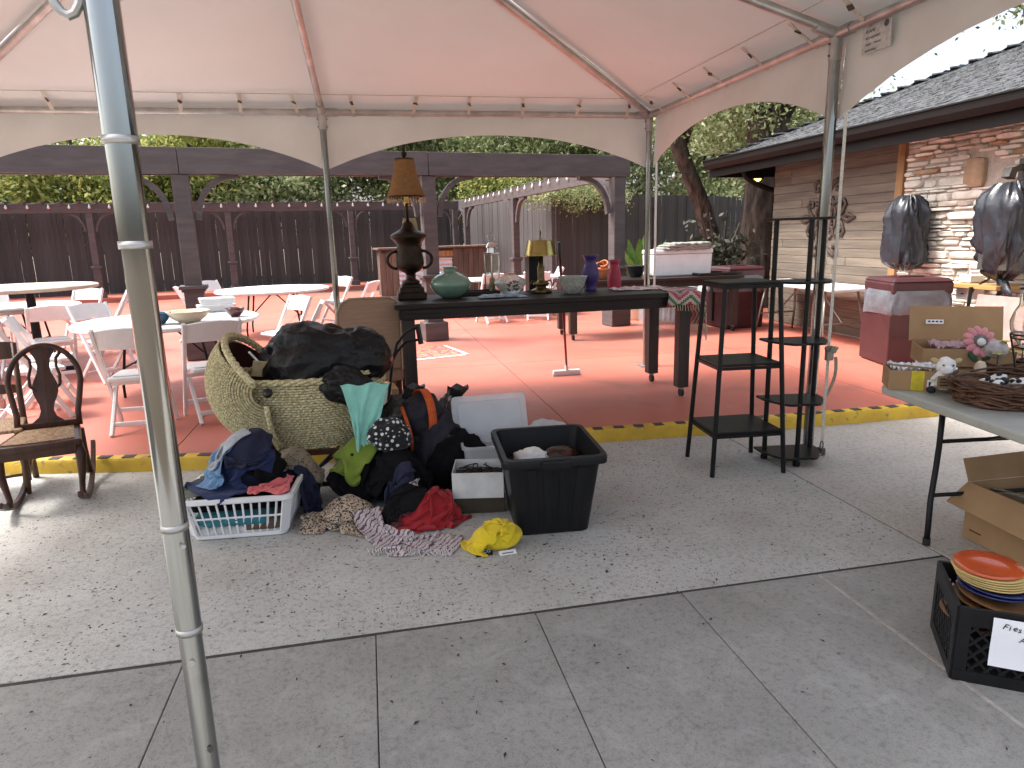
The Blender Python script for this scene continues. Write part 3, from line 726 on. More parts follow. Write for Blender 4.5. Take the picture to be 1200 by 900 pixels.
# stout oak behind the building corner
so = Vector((7.55,12.35,0))
tree('oak_tree', 'stout rough-barked oak standing beside the building corner', so,
     ([(0,0,-.1),(.02,0,.6),(-.02,0,1.6),(.05,.02,2.6),(.1,.1,3.6)], [.44,.36,.33,.34,.36]),
     [([(.1,.05,3.4),(-.5,.2,4.6),(-1.6,.5,5.3)],[.22,.15,.06]), ([(.1,.05,3.4),(.7,-.3,4.7),(1.8,-1.2,5.8)],[.24,.17,.07]), ([(.1,.05,3.3),(.3,.8,4.5),(.2,1.8,5.6)],[.2,.12,.05])],
     [(-1.5,.4,4.8,1.5,1.3,.7),(-.4,-.6,4.3,1.1,.8,.5),(-1.2,-.8,3.6,.8,.6,.35),(1.8,-1.4,6.0,2.0,2.0,1.0),(3.9,-2.6,6.6,2.2,2.2,1.1),(.2,1.8,5.8,1.6,1.5,.9),(-2.6,.9,4.5,1.0,1.0,.55)], 52000, .045, 'leaf_oak', 32)
# ivy spilling over the grey fence
iv = crown_mesh('hanging_ivy', M['leaf_oak'], [(-.9,.55,2.62,.5,.2,.16),(0,0,2.60,.6,.2,.20),(.8,.42,2.55,.6,.2,.22),(1.4,.75,2.5,.5,.2,.2),(.3,.1,2.25,.12,.1,.25)], 3600, .045, 41)
ivo = bpy.data.objects.new('hanging_ivy', iv); col.objects.link(ivo); ivo.location = (4.95,16.95,0)
tag(ivo, 'green ivy spilling over the top of the grey fence', 'ivy')
# string lights
M['cable'] = mat('cable_black', (.02,.02,.02), .5); M['bulb'] = mat('bulb_frost', (.8,.8,.78), .3, transl=.3)
def string_lights(label, a, b, n, sag):
    a = Vector(a); b = Vector(b); t = thing('string_lights', label, 'string lights', a)
    pts = []
    for i in range(n*4+1):
        q = i/(n*4); p = a.lerp(b, q)-a; p.z -= sag*abs(sin(q*pi*n)); pts.append(p)
    MB().tube(pts, .006, 5).build('cable', M['cable'], t)
    me = MB().lathe([(.012,0),(.014,-.03),(.03,-.055),(.034,-.075),(.022,-.10),(.0,-.108)], 10).mesh('bulb', M['bulb'], True)
    for i in range(n):
        q = (i+.5)/n; p = a.lerp(b,q)-a; p.z -= sag
        o = bpy.data.objects.new('bulb', me); col.objects.link(o); o.parent = t; o.location = p
string_lights('string of frosted bulbs along the arcade by the dark fence', (-9,19.85,2.72), (2.6,22.15,2.72), 26, .06)
string_lights('string of frosted bulbs along the side beam of the pergola', (3.0,21.3,2.74), (4.0,11.2,2.74), 20, .05)
t = thing('overhead_cable', 'thin black cable with one lamp slung across the trees', 'cable', (4.6,11.6,2.75))
MB().tube([(0,0,0),(.8,.1,-.14),(1.4,.1,-.16),(2.0,0,-.10),(2.6,-.2,.02)], .008, 5).build('wire', M['cable'], t)
MB().lathe([(.012,0),(.014,-.03),(.03,-.055),(.034,-.075),(.0,-.108)], 10, (.8,.1,-.14)).build('bulb', M['bulb'], t, smooth=True)
# ------------------------------------------------------------------ furniture materials
M['white_resin'] = mat('white_resin', (.74,.74,.74), .4, c2=(.66,.66,.66), scale=6, bump=.04)
M['white_plastic'] = mat('white_plastic', (.66,.68,.69), .45, c2=(.60,.62,.63), scale=5, bump=.05)
M['grey_plastic'] = mat('grey_plastic_top', (.40,.41,.37), .55, c2=(.34,.345,.31), scale=9, bump=.15, bscale=90)
M['black_metal'] = mat('black_metal', (.008,.008,.009), .42, c2=(.012,.012,.013), scale=20, spec=.25)
M['grey_metal'] = mat('grey_metal', (.28,.28,.27), .45, metal=.8, scale=20)
M['dark_timber'] = mat('dark_timber', (.026,.018,.015), .42, c2=(.012,.009,.008), scale=3, stretch=(.4,6,6), bump=.35, bscale=10, rvar=.15, spec=.3)
M['dark_leg'] = mat('dark_leg_timber', (.034,.025,.021), .55, c2=(.016,.012,.010), scale=3, stretch=(6,6,.5), bump=.35, bscale=10, rvar=.1)
M['black_board'] = mat('black_board', (.008,.008,.009), .36, c2=(.012,.012,.012), scale=4, bump=.05, spec=.25)
M['rubber'] = mat('rubber', (.02,.02,.02), .7, scale=20)
M['walnut'] = mat('walnut', (.060,.020,.010), .36, c2=(.024,.009,.005), scale=4, stretch=(4,4,.6), bump=.12, spec=.4)
M['oakbrown'] = mat('oak_brown', (.095,.042,.02), .4, c2=(.045,.02,.01), scale=4, stretch=(4,4,.6), bump=.12)
M['cane'] = mat('cane_seat', (.30,.19,.10), .6, c2=(.14,.075,.035), scale=70, contrast=(.46,.54), bump=.5, bscale=90)
M['maroon'] = mat('maroon_plastic', (.058,.017,.019), .45, c2=(.042,.012,.014), scale=6, bump=.08, bscale=80)
M['liner'] = mat('bin_liner', (.15,.16,.18), .3, c2=(.09,.095,.11), scale=7, bump=.9, bscale=11, spec=.6, alpha=1)
M['binbag'] = mat('bin_bag', (.030,.033,.042), .27, c2=(.02,.021,.026), scale=6, bump=.6, bscale=14, spec=.6)
M['blackbag'] = mat('black_bag', (.007,.007,.008), .36, c2=(.005,.005,.006), scale=8, bump=.9, bscale=34, spec=.35)
M['greybag'] = mat('grey_bag', (.030,.030,.031), .24, c2=(.014,.014,.015), scale=8, bump=.55, bscale=20, spec=.6)
M['wicker'] = mat('seagrass_wicker', (.68,.61,.38), .8, c2=(.34,.28,.14), scale=70, bump=.4, contrast=(.40,.58))
M['basketweave'] = mat('twig_wicker', (.13,.060,.030), .55, c2=(.06,.026,.014), scale=25, bump=.3, rvar=.25)
M['card'] = mat('cardboard', (.36,.225,.115), .85, c2=(.31,.19,.095), scale=5, bump=.1, bscale=60, rvar=.05)
M['card_in'] = mat('cardboard_inside', (.30,.19,.10), .9, scale=5)
M['galv'] = mat('galvanised', (.52,.55,.57), .38, c2=(.40,.43,.45), scale=14, metal=.8, bump=.06)
M['paper'] = mat('paper', (.82,.82,.84), .8, scale=3, c2=(.76,.77,.80))
M['ink'] = mat('ink', (.015,.015,.02), .7)

# ------------------------------------------------------------------ rolling work tables
def caster(parent, x, y, z0):
    c = MB(); c.box((x,y,z0+.088), (.06,.06,.010)); c.bar((x,y,z0+.085),(x+.012,y,z0+.045),.036,.03)
    o = c.build('caster', M['grey_metal'], parent, bevel=.003)
    MB().tube([(x-.012,y,z0+.037),(x+.018,y,z0+.037)], .036, 16).build('wheel', M['rubber'], o, auto=40)
    return o
def work_table(name, label, x0, x1, y0, y1, zt, seed, legx=.10):
    t = thing(name, label, 'table', ((x0+x1)/2, (y0+y1)/2, ZP)); rg = random.Random(seed)
    W, D, T = (x1-x0), (y1-y0), zt-ZP
    n = 5; dw = D/n
    for i in range(n):
        a = -D/2+i*dw
        MB().lohi((-W/2+rg.uniform(-.01,.01), a+.003, T-.042), (W/2+rg.uniform(-.01,.01), a+dw-.003, T+rg.uniform(-.003,.001))).build('plank', M['dark_timber'], t, bevel=.004)
    for y in (-D/2+.055, D/2-.055):
        MB().lohi((-W/2+.05,y-.02,T-.135),(W/2-.05,y+.02,T-.044)).build('apron', M['dark_timber'], t, bevel=.003)
    for x in (-W/2+.055, W/2-.055):
        MB().lohi((x-.02,-D/2+.08,T-.135),(x+.02,D/2-.08,T-.044)).build('apron', M['dark_timber'], t, bevel=.003)
    for sx in (-1,1):
        for sy in (-1,1):
            x = sx*(W/2-legx); y = sy*(D/2-.10)
            l = MB().lohi((x-.052,y-.052,.094),(x+.052,y+.052,T-.046)).build('leg', M['dark_leg'], t, bevel=.004)
            caster(l, x, y, 0.001)
    return t
work_table('work_table', 'tall dark plank table on casters loaded with lamps and vases', .20, 2.86, 5.62, 6.50, 1.07, 1)
work_table('work_table', 'tall dark plank table on casters in front of the galvanised tank', 2.72, 5.42, 9.25, 10.05, .94, 2)

# ------------------------------------------------------------------ three-tier plant stand
ps = thing('plant_stand', 'black three-tier metal plant stand with splayed legs', 'plant stand', (2.40,4.13,0), radians(-6))
legs = [(-.245,.20),(-.235,-.225),(.225,.215),(.245,-.22)]
for (a, b) in legs:
    MB().tube([(a*1.03,b*1.03,.003),(a*.76,b*.76,1.27)], .0155, 10).build('leg', M['black_metal'], ps, auto=40)
def leg_at(i, z): k = 1.03+(.76-1.03)*z/1.27; return legs[i][0]*k, legs[i][1]*k
for z in (.29,.74,1.262):
    c = [leg_at(i, z) for i in (0,1,3,2)]; k = 1.0 if z < 1.2 else 1.06
    c = [(a*k,b*k) for a, b in c]
    sh_ = MB().prism(c, z-.009, z+.009).build('shelf', M['black_board'], ps, bevel=.003)
    for i in range(4):
        (ax, ay), (bx, by) = c[i], c[(i+1) % 4]
        MB().bar((ax,ay,z-.020),(bx,by,z-.020),.012,.02).build('shelf_rail', M['black_metal'], sh_)
# ------------------------------------------------------------------ five-tier corner shelf
cs = thing('corner_shelf', 'black five-tier corner shelf with wavy shelves on round posts', 'shelf', (2.82,4.06,0), radians(-8))
def wavy(R):
    pts = [(-.21,.17),(.21,.17)]
    for i in range(25):
        a = i/24*pi; r = R+.018*cos(a*6); pts.append((.21*cos(a)*(1+.05*cos(a*6)), .17-r*sin(a)*1.0))
    out = [(-.215,.17)]+[(.215,.17)]
    for i in range(1,24):
        a = i/24*pi; out.append((.215*cos(a)+.012*sin(3*a)*0, .17-(R+.02*cos(6*a)-.02)*sin(a)**.75))
    return out[::-1]
for z in (.062,.44,.85,1.25,1.655):
    MB().prism(wavy(.33), z-.008, z+.008).build('shelf', M['black_board'], cs, bevel=.003)
for (x, y) in ((-.165,.10),(.165,.10),(-.02,-.09)):
    MB().tube([(x,y,.002),(x,y,.03)], .024, 12).build('foot', M['black_board'], cs, auto=40)
    for a, b in ((.03,.054),(.07,.432),(.448,.842),(.858,1.242),(1.258,1.647)):
        MB().tube([(x,y,a),(x,y,b)], .0165, 12).build('post', M['black_board'], cs, auto=40)

# ------------------------------------------------------------------ white folding chairs and round tables
def make_chair():
    t = thing('folding_chair', 'x', 'chair'); m = M['white_resin']; W = .22
    for s in (-1,1):
        MB().bar((s*W,.20,.004),(s*W,-.25,.86),.030,.042,up=(0,1,0)).build('long_leg', m, t, bevel=.006)
        MB().bar((s*(W-.04),-.27,.004),(s*(W-.04),.12,.44),.028,.040,up=(0,1,0)).build('short_leg', m, t, bevel=.006)
    n = 10; rows = []
    for i in range(n+1):
        x = -W+.018+(2*W-.036)*i/n; c = .035*(1-(x/W)**2); h = .022*(1-(x/W)**2)
        rows.append([(x,-.168-c,.70-.004),(x,-.235-c,.845+h)])
    MB().grid(rows).build('backrest', m, t, solid=.02)
    s = MB().lohi((-.185,-.17,.425),(.185,.215,.462)).build('seat', m, t, bevel=.014)
    MB().lohi((-.15,-.13,.4635),(.15,.17,.472)).build('seat_pad', m, s, bevel=.003)
    for y, z in ((.135,.13),(-.005,.39)): MB().bar((-W,y,z),(W,y,z),.022,.035).build('stretcher', m, t, bevel=.004)
    for y, z in ((-.20,.085),): MB().bar((-W+.04,y,z),(W-.04,y,z),.022,.035).build('stretcher', m, t, bevel=.004)
    return t
ch0 = make_chair()
def round_table(label, x, y, r, cloth=False):
    t = thing('round_table', label, 'table', (x,y,ZP), group=None)
    MB().lathe([(0,.70),(r-.02,.70),(r,.71),(r,.735),(r-.012,.745),(0,.745)], 48, cap=False).build('table_top', M['white_plastic'], t, auto=40)
    for s in (-1,1):
        for q in (-1,1):
            MB().tube([(s*.42,q*.28,.004),(s*.42,q*.28,.12),(s*.34,q*.26,.69)], .014, 8).build('leg', M['black_metal'], t)
        MB().tube([(s*.40,-.275,.30),(s*.40,.275,.30)], .011, 8).build('cross_bar', M['black_metal'], t)
        MB().tube([(s*.38,0,.30),(0,0,.69)], .010, 8).build('folding_brace', M['black_metal'], t)
    return t
round_table('white round folding table holding the blue and maroon bowls', -2.05, 7.62, .88)
round_table('white round folding table under the beige high table top', -4.75, 10.2, .90)
round_table('empty white round table seen behind the bowls', -1.55, 11.9, .90)
def face(x, y, tx, ty): return math.atan2(ty-y, tx-x)-pi/2
L1 = 'white folding chair at the round table holding bowls'; G1 = 'folding chairs round the bowl table'
L2 = 'white folding chair near the beige high table'; G2 = 'folding chairs by the high table'
L3 = 'white folding chair at the empty white round table'; G3 = 'folding chairs round the empty table'
L4 = 'white folding chair seen beneath the plank tables'; G4 = 'folding chairs beyond the plank tables'
spots = [(-1.93,6.08,0.06,'white folding chair between the rocking chair and the bowl table',G1),(-1.40,6.30,.42,'white folding chair between the bassinet hood and the bowls',G1),(-2.98,6.72,-.95,'white folding chair behind the brown side chair, turned to the bowls',G1),(-3.12,7.35,-1.25,L1,G1),(-2.95,8.45,-2.2,L1,G1),(-1.0,8.35,2.2,L1,G1),(-.75,7.55,1.6,'white folding chair behind the bin bag and the middle tent pole',G1),
         (-3.62,8.75,.5,L2,G2),(-4.45,9.05,.1,L2,G2),(-3.62,10.7,1.9,L2,G2),(-4.3,11.5,2.9,L2,G2),(-5.4,11.3,3.6,L2,G2),(-5.9,9.7,-1.2,L2,G2),(-4.2,7.7,-.5,L2,G2),
         (-2.55,12.6,-2.2,L3,G3),(-2.6,11.3,-1.1,L3,G3),(-.6,12.4,2.1,L3,G3),(-.15,10.9,1.2,L3,G3),
         (2.1,11.9,.2,L4,G4),(2.95,12.0,-.2,L4,G4),(3.5,13.2,1.5,L4,G4),(1.55,12.9,-1.6,L4,G4)]
for i, (x, y, a, lab, gr) in enumerate(spots):
    if i == 0:
        ch0.location = (x,y,ZP); ch0.rotation_euler = (0,0,a); ch0['label'] = lab; ch0['group'] = gr
    else: dup(ch0, (x,y,ZP), a, lab, gr)
t = thing('folding_table', 'white folding table beyond the rolling plank tables', 'table', (2.7,12.7,ZP), radians(6))
MB().lohi((-.9,-.37,.69),(.9,.37,.735)).build('table_top', M['white_plastic'], t, bevel=.015)
for s in (-1,1):
    for q in (-1,1): MB().tube([(s*.66,q*.30,.004),(s*.62,q*.28,.69)], .014, 8).build('leg', M['grey_metal'], t)
# high table at the left edge
M['beige_top'] = mat('beige_top', (.50,.43,.34), .6, c2=(.40,.33,.25), scale=7, bump=.2)
t = thing('high_table', 'beige slab high table on black pedestal by white chairs', 'table', (-4.15,9.35,ZP))
mb = MB(); mb.lathe([(0,1.0),(.82,1.0),(.85,1.01),(.85,1.04),(.83,1.05),(0,1.05)], 40, cap=False); mb.build('table_top', M['beige_top'], t, auto=40)
MB().tube([(.12,0,.05),(.12,0,1.0)], .05, 12).build('pedestal', M['black_metal'], t, auto=40)
mb = MB(); mb.bar((-.25,0,.03),(.49,0,.03),.07,.05); mb.bar((.12,-.37,.032),(.12,.37,.032),.07,.05); mb.build('base_feet', M['black_metal'], t, bevel=.01)
# bowls and trays on the bowl table
def bowl(label, px, py, r, h, m, zt, foot=.45):
    p = G(px, py, zt); o = MB().lathe([(r*foot*.9,0),(r*foot,.004),(r*.8,h*.45),(r,h),(r*.985,h+.004),(r*.95,h),(r*.75,h*.5),(r*foot*.8,.02),(0,.018)], 28, cap=False).build('bowl', m, None, smooth=True, loc=(p.x,p.y,zt+.003))
    return tag(o, label, 'bowl')
M['blue_cer'] = mat('blue_ceramic', (.03,.10,.20), .2, scale=8, coat=.4); M['cream_cer'] = mat('cream_ceramic', (.60,.49,.36), .3, c2=(.50,.40,.29), scale=10)
M['maroon_cer'] = mat('maroon_ceramic', (.085,.018,.022), .2, scale=8, coat=.4); M['clear'] = mat('clear_glass', (.9,.95,.94), .05, trans=1.0, c2=(.86,.92,.9), scale=3)
TZ = ZP+.746
bowl('deep blue glazed bowl on the round table', 187, 380, .115, .105, M['blue_cer'], TZ)
bowl('cream stoneware bowl beside the blue bowl', 222, 378, .20, .11, M['cream_cer'], TZ)
bowl('small maroon bowl at the end of the round table', 276, 371, .10, .085, M['maroon_cer'], TZ)
M['frost'] = mat('frosted_plastic', (.82,.85,.87), .28, c2=(.74,.77,.79), scale=6, trans=.6, bump=.2, bscale=12)
p = G(250, 366, TZ); t = thing('storage_tub', 'clear plastic tubs stacked behind the cream bowl', 'tub', (p.x,p.y+.1,TZ+.002), .3)
for k in range(2):
    mb = MB(); mb.box((k*.03,0,.045+k*.075), (.34,.24,.07), taper=(1.1,1.1)); mb.build('tub', M['frost'], t, bevel=.012)

# ------------------------------------------------------------------ rocking chair and ladder-back chair
rc = thing('rocking_chair', 'dark walnut rocking chair with vase splat and cane seat', 'rocking chair', (-2.10,4.74,0), radians(13))
# local: faces -y
wm = M['walnut']
for s in (-1,1):
    pts = []; 
    for i in range(15):
        y = -.40+.90*i/14; pts.append((s*(.205-.02*(y+.4)), y, .018+.20*((y+.02)/.52)**2))
    r = MB()
    for p, q in zip(pts[:-1], pts[1:]): r.bar(p, Vector(q)+(Vector(q)-Vector(p))*.06, .030, .036)
    r.build('rocker', wm, rc, bevel=.004)
    # cabriole front leg
    MB().tube([(s*.205,-.205,.40),(s*.215,-.225,.33),(s*.212,-.235,.25),(s*.200,-.225,.16),(s*.192,-.225,.09),(s*.196,-.245,.055)], [.026,.031,.026,.018,.017,.026], 10).build('front_leg', wm, rc, smooth=True)
    MB().tube([(s*.175,.175,.40),(s*.172,.21,.25),(s*.178,.235,.075)], [.021,.020,.020], 10).build('rear_leg', wm, rc, smooth=True)
mb = MB(); seat = [(-.235,-.235),(-.12,-.255),(0,-.26),(.12,-.255),(.235,-.235),(.20,.0),(.175,.19),(-.175,.19),(-.20,.0)]
mb.prism(seat, .385, .43); st = mb.build('seat_frame', wm, rc, bevel=.012)
MB().prism([(a*.82,b*.82-.005) for a, b in seat], .431, .436).build('cane_panel', M['cane'], st)
MB().bar((-.20,-.235,.37),(.20,-.235,.37),.02,.06).build('apron', wm, rc, bevel=.004)
lean = lambda z: .175+.19*((z-.43)/.52)
arch = []
for i in range(29):
    a = pi*i/28
    x = -.205*cos(a)*(1.0 if abs(cos(a)) > .2 else 1); z = .72+.235*sin(a)
    arch.append((x, lean(z), z))
full = [(-.175,lean(.43),.43),(-.172,lean(.52),.52),(-.19,lean(.62),.62)]+arch+[(.19,lean(.62),.62),(.172,lean(.52),.52),(.175,lean(.43),.43)]
MB().tube(full, .0185, 10).build('back_frame', wm, rc, smooth=True)
Ml = lambda pts: [(x, lean(z), z) for x, z in pts]
sp = MB()
prof = [(.095,.45),(.088,.47),(.05,.50),(.036,.54),(.042,.58),(.060,.62),(.072,.66),(.072,.70),(.058,.74),(.040,.78),(.034,.82),(.042,.87),(.065,.91),(.085,.945)]
rows = [[(-w_, lean(z), z),(0, lean(z)-.006, z),(w_, lean(z), z)] for w_, z in prof]
sp.grid(rows).build('splat', wm, rc, solid=.012)
for s in (-1,1):
    MB().tube(Ml([(s*.045,.66),(s*.085,.70),(s*.088,.76),(s*.072,.82),(s*.075,.87),(s*.105,.91)]), [.008,.011,.010,.009,.010,.012], 8).build('splat_scroll', wm, rc, smooth=True)
MB().bar((-.165,lean(.46),.45),(.165,lean(.46),.45),.03,.04).build('lower_rail', wm, rc, bevel=.006)
# second wooden chair behind
lc = thing('side_chair', 'brown wooden side chair with plain rail back behind the rocker', 'chair', (-2.56,4.98,0), radians(16))
om = M['oakbrown']
for s in (-1,1):
    MB().tube([(s*.21,.19,.004),(s*.20,.17,.42),(s*.20,.20,.62),(s*.205,.27,.96)], [.020,.021,.019,.017], 10).build('back_post', om, lc, smooth=True)
    MB().tube([(s*.215,-.19,.004),(s*.212,-.19,.08),(s*.215,-.19,.2),(s*.212,-.19,.3),(s*.213,-.19,.43)], [.014,.022,.016,.023,.02], 10).build('front_leg', om, lc, smooth=True)
    for z in (.14,.26): MB().tube([(s*.212,-.19,z),(s*.205,.18,z)], .010, 8).build('stretcher', om, lc)
for z in (.12,.25): MB().tube([(-.21,-.19,z+.02),(.21,-.19,z+.02)], .010, 8).build('stretcher', om, lc)
MB().prism([(-.245,-.225),(.245,-.225),(.215,.20),(-.215,.20)], .43, .455).build('seat', M['cane'], lc, bevel=.01)
for z, h in ((.64,.05),(.90,.11)):
    rows = [[(-.20+.40*i/8, lean(z)*.55+.105+(z-.62)*.12-.02*sin(pi*i/8)+.0, z-h/2),(-.20+.40*i/8, lean(z)*.55+.105+(z-.62)*.12+.02-.02*sin(pi*i/8), z+h/2+.02*sin(pi*i/8))] for i in range(9)]
    MB().grid(rows).build('back_rail', om, lc, solid=.014)

# ------------------------------------------------------------------ litter bins
def litter_bin(label, x, y, rz, s=.62, h=1.0, z0=ZP):
    t = thing('litter_bin', label, 'bin', (x,y,z0), rz, None)
    mb = MB(); mb.box((0,0,.29), (s,s,.56), taper=(1.04,1.04)); mb.box((0,0,.015), (s*.94,s*.94,.028)); mb.build('bin_body', M['maroon'], t, bevel=.03)
    mb = MB(); mb.lohi((-s/2+.004,-s/2-.012,.32),(s/2-.004,-s/2-.008,.33)); mb.build('body_seam', M['maroon'], t)
    P = []
    for k in range(61):
        a = 2*pi*k/60; e = .25; c, q = cos(a), sin(a)
        ux, uy = math.copysign(abs(c)**e,c), math.copysign(abs(q)**e,q)
        row = []
        for j in range(9):
            z = .545+.27*j/8; o = s*.525+.010*sin(pi*j/8)+nz(ux*3+a*3, z*7, x)*.022; 
            if j == 0: z += nz(a*2, 9, x)*.03
            row.append((ux*o, uy*o, z))
        P.append(row)
    MB().grid(P).build('bin_liner', M['liner'], t, smooth=True)
    mb = MB(); mb.box((0,0,.84), (s*1.02,s*1.02,.14)); mb.build('lid', M['maroon'], t, bevel=.03)
    mb = MB(); mb.box((0,0,.925), (s*1.02,s*1.02,.035), taper=(.86,.86)); lid = mb.build('lid_top', M['maroon'], t, bevel=.006)
    MB().box((0,0,.949), (s*.45,s*.22,.012)).build('lid_flap', M['maroon'], lid, bevel=.004)
    return t
litter_bin('maroon square litter bin with grey liner below the stone wall', 5.80, 6.52, radians(-13), s=.63)
litter_bin('maroon square litter bin beside the stout oak and white table', 5.62, 9.85, radians(4), s=.62)
# ------------------------------------------------------------------ white folding table by the board wall
t = thing('folding_table', 'white folding table with grey legs against the board wall', 'table', (6.02,8.55,ZP), radians(91))
MB().lohi((-1.0,-.37,.695),(1.0,.37,.735)).build('table_top', M['white_plastic'], t, bevel=.015)
for s in (-1,1):
    for q in (-1,1): MB().tube([(s*.78,q*.31,.004),(s*.72,q*.29,.30),(s*.66,q*.24,.69)], .015, 8).build('leg', M['grey_metal'], t, smooth=True)
    MB().tube([(s*.735,-.295,.26),(s*.735,.295,.26)], .012, 8).build('cross_bar', M['grey_metal'], t)
    MB().tube([(s*.72,0,.26),(s*.2,0,.69)], .011, 8).build('folding_brace', M['grey_metal'], t)
# ------------------------------------------------------------------ wall-hung speakers wrapped in bin bags
def wrapped(label, y, z, w_, d_, h, seed, tail):
    t = thing('wrapped_speaker', label, 'speaker', (WX-.05-d_/2,y,z)); P = []; n = 72; m_ = 40
    for i in range(m_+1):
        v = i/m_; row = []
        k = min(1, (v/.10)**.5) if v < .10 else 1.0
        k *= 1-(.66 if tail else .26)*max(0,(.42-v)/.42)**1.4; k *= 1-.10*v
        top = max(0,(v-.72)/.28); k *= 1-.60*top**2.2
        for j in range(n+1):
            a = 2*pi*j/n; e = .62; c, s_ = cos(a), sin(a)
            ux, uy = math.copysign(abs(c)**e,c), math.copysign(abs(s_)**e,s_)
            f = (ridge(a*1.5+seed+sin(v*4+seed)*.5, v*.9, seed)-.4)*.10+(ridge(a*3.6+seed+v*1.6, v*1.7, seed+4)-.4)*.045+(ridge(a*8+seed, v*4, seed+6)-.4)*.014
            f *= .75+.7*abs(v-.45)
            row.append((ux*(d_/2*k+f*.6-.02), uy*(w_/2*k+f-.02), h*(v-.5)+nz(ux*2,uy*2,seed)*.02*(1 if i in (0,m_) else .3)))
        P.append(row)
    MB().grid(P).build('wrapping_bag', M['binbag'], t, smooth=True)
    MB().lohi((-d_*.30,-w_*.32,-h*.38),(d_*.30,w_*.32,h*.40)).build('speaker_cabinet', M['steel_dark'], t)
    MB().bar((0,0,h*.1),(d_/2+.05,0,h*.1),.08,.08).build('wall_bracket', M['steel_dark'], t)
    if tail:
        rows = [[(-.02+.03*sin(i+j), .05+.05*i+(.10*(j-2)/2)*(.3+i/6)*.6, -h/2+.06-.035*i-.05*(j-2)/2*.4+nz(i,j,seed)*.02) for j in range(5)] for i in range(7)]
        MB().grid(rows).build('bag_tail', M['binbag'], t, smooth=True, solid=.006)
        rows = [[(-.03+.02*sin(i+j), -.04-.012*i+(.11*(j-2)/2)*(.3+i/7), -h/2+.05-.04*i+nz(i,j,seed+2)*.02) for j in range(5)] for i in range(6)]
        MB().grid(rows).build('bag_tail', M['binbag'], t, smooth=True, solid=.006)
wrapped('wall speaker wrapped in black bin bag beside the board panel', 7.12, 1.50, .42, .40, .86, 3.1, False)
wrapped('wall speaker in black bin bag with tied loose tail ends', 5.80, 1.50, .52, .42, .96, 8.4, True)

# ------------------------------------------------------------------ outdoor bar, planters, banana plant and pots by the fence
M['corr'] = mat('corrugated', (.62,.64,.66), .4, c2=(.5,.52,.54), scale=6, metal=.5)
M['old_plank'] = mat('old_plank', (.14,.10,.075), .8, c2=(.08,.058,.045), scale=3, stretch=(4,4,.5), bump=.3, rvar=.2)
t = thing('outdoor_bar', 'rustic outdoor bar with corrugated metal front and plank ends', 'bar counter', (1.5,18.9,ZP), radians(9))
rows = [[(-.75,-.30,.08+.9*i/60),(.72,-.30,.08+.9*i/60)] for i in range(61)]
for i, r_w in enumerate(rows): rows[i] = [(a, b+.018*sin(i*.75), c) for a, b, c in r_w]
MB().grid(rows).build('corrugated_front', M['corr'], t, smooth=True)
for k in range(8): MB().lohi((.74+k*.145,-.33,.0),(.74+k*.145+.135,-.30,1.20)).build('plank', M['old_plank'], t)
for k in range(3): MB().lohi((-1.25+k*.16,-.34,.0),(-1.25+k*.16+.15,-.31,1.12)).build('plank', M['old_plank'], t)
MB().lohi((-.77,-.34,.99),(.73,-.30,1.14)).build('top_rail', M['board_trim'], t)
MB().lohi((-1.3,-.42,1.21),(2.0,.35,1.26)).build('counter_top', M['old_plank'], t, bevel=.01)
MB().lohi((-1.2,-.28,.0),(1.9,.3,1.20)).build('carcass', M['old_plank'], t)
# potted plants near the stout oak
def leaf(mb, base, tip, wid, droop=.1, n=6):
    b = Vector(base); q = Vector(tip); d = q-b; side = d.cross(Vector((0,0,1))).normalized() if abs(d.z) < d.length*.98 else Vector((1,0,0))
    rows = []
    for i in range(n+1):
        t = i/n; c = b+d*t+Vector((0,0,-droop*t*t)); w_ = wid*sin(pi*min(1,t*.92+.06))**.8
        rows.append([c-side*w_+Vector((0,0,.25*w_)), c, c+side*w_+Vector((0,0,.25*w_))])
    mb.grid(rows)
rg = random.Random(9)
t = thing('potted_plant', 'dark leafy shrub in tall black pot beside the oak', 'plant', (5.98,11.0,ZP))
MB().lathe([(.20,0),(.24,.02),(.30,.62),(.32,.64),(.30,.66),(.27,.60),(.0,.58)], 24, cap=False).build('pot', M['black_metal'], t, smooth=True)
me = crown_mesh('foliage', M['leaf_pot'], [(0,0,.95,.38,.38,.22),(-.2,0,1.15,.28,.28,.22),(.2,.1,1.2,.28,.25,.25),(0,0,1.45,.2,.2,.2),(.22,0,1.6,.16,.16,.18)], 900, .06, 77); o = bpy.data.objects.new('foliage', me); col.objects.link(o); o.parent = t
for k in range(7):
    a = k*.9; MB().tube([(0,0,.6),(.15*cos(a),.15*sin(a),1.1),(.33*cos(a),.3*sin(a),1.6+.1*(k % 3))], .012, 6).build('stem', M['bark'], t)
M['banana'] = mat('banana_leaf', (.12,.22,.045), .45, c2=(.07,.14,.03), scale=8, transl=.35)
t = thing('broadleaf_plant', 'bright green broad-leaved plant between pergola post and tent pole', 'plant', (4.62,11.25,ZP)); t.scale = (1.2,1.2,1.28)
MB().lathe([(.15,0),(.17,.02),(.21,.34),(.23,.36),(.2,.37),(.0,.33)], 20, cap=False).build('pot', M['cream_cer'], t, smooth=True)
for k in range(16):
    a = k*2.4; el = rg.uniform(.35,.95); r = rg.uniform(.22,.42); mb = MB()
    leaf(mb, (.03*cos(a),.03*sin(a),.34), (r*cos(a),r*sin(a),.75+.65*el), .075, droop=.18)
    mb.build('leaf', M['banana'], t, smooth=True)
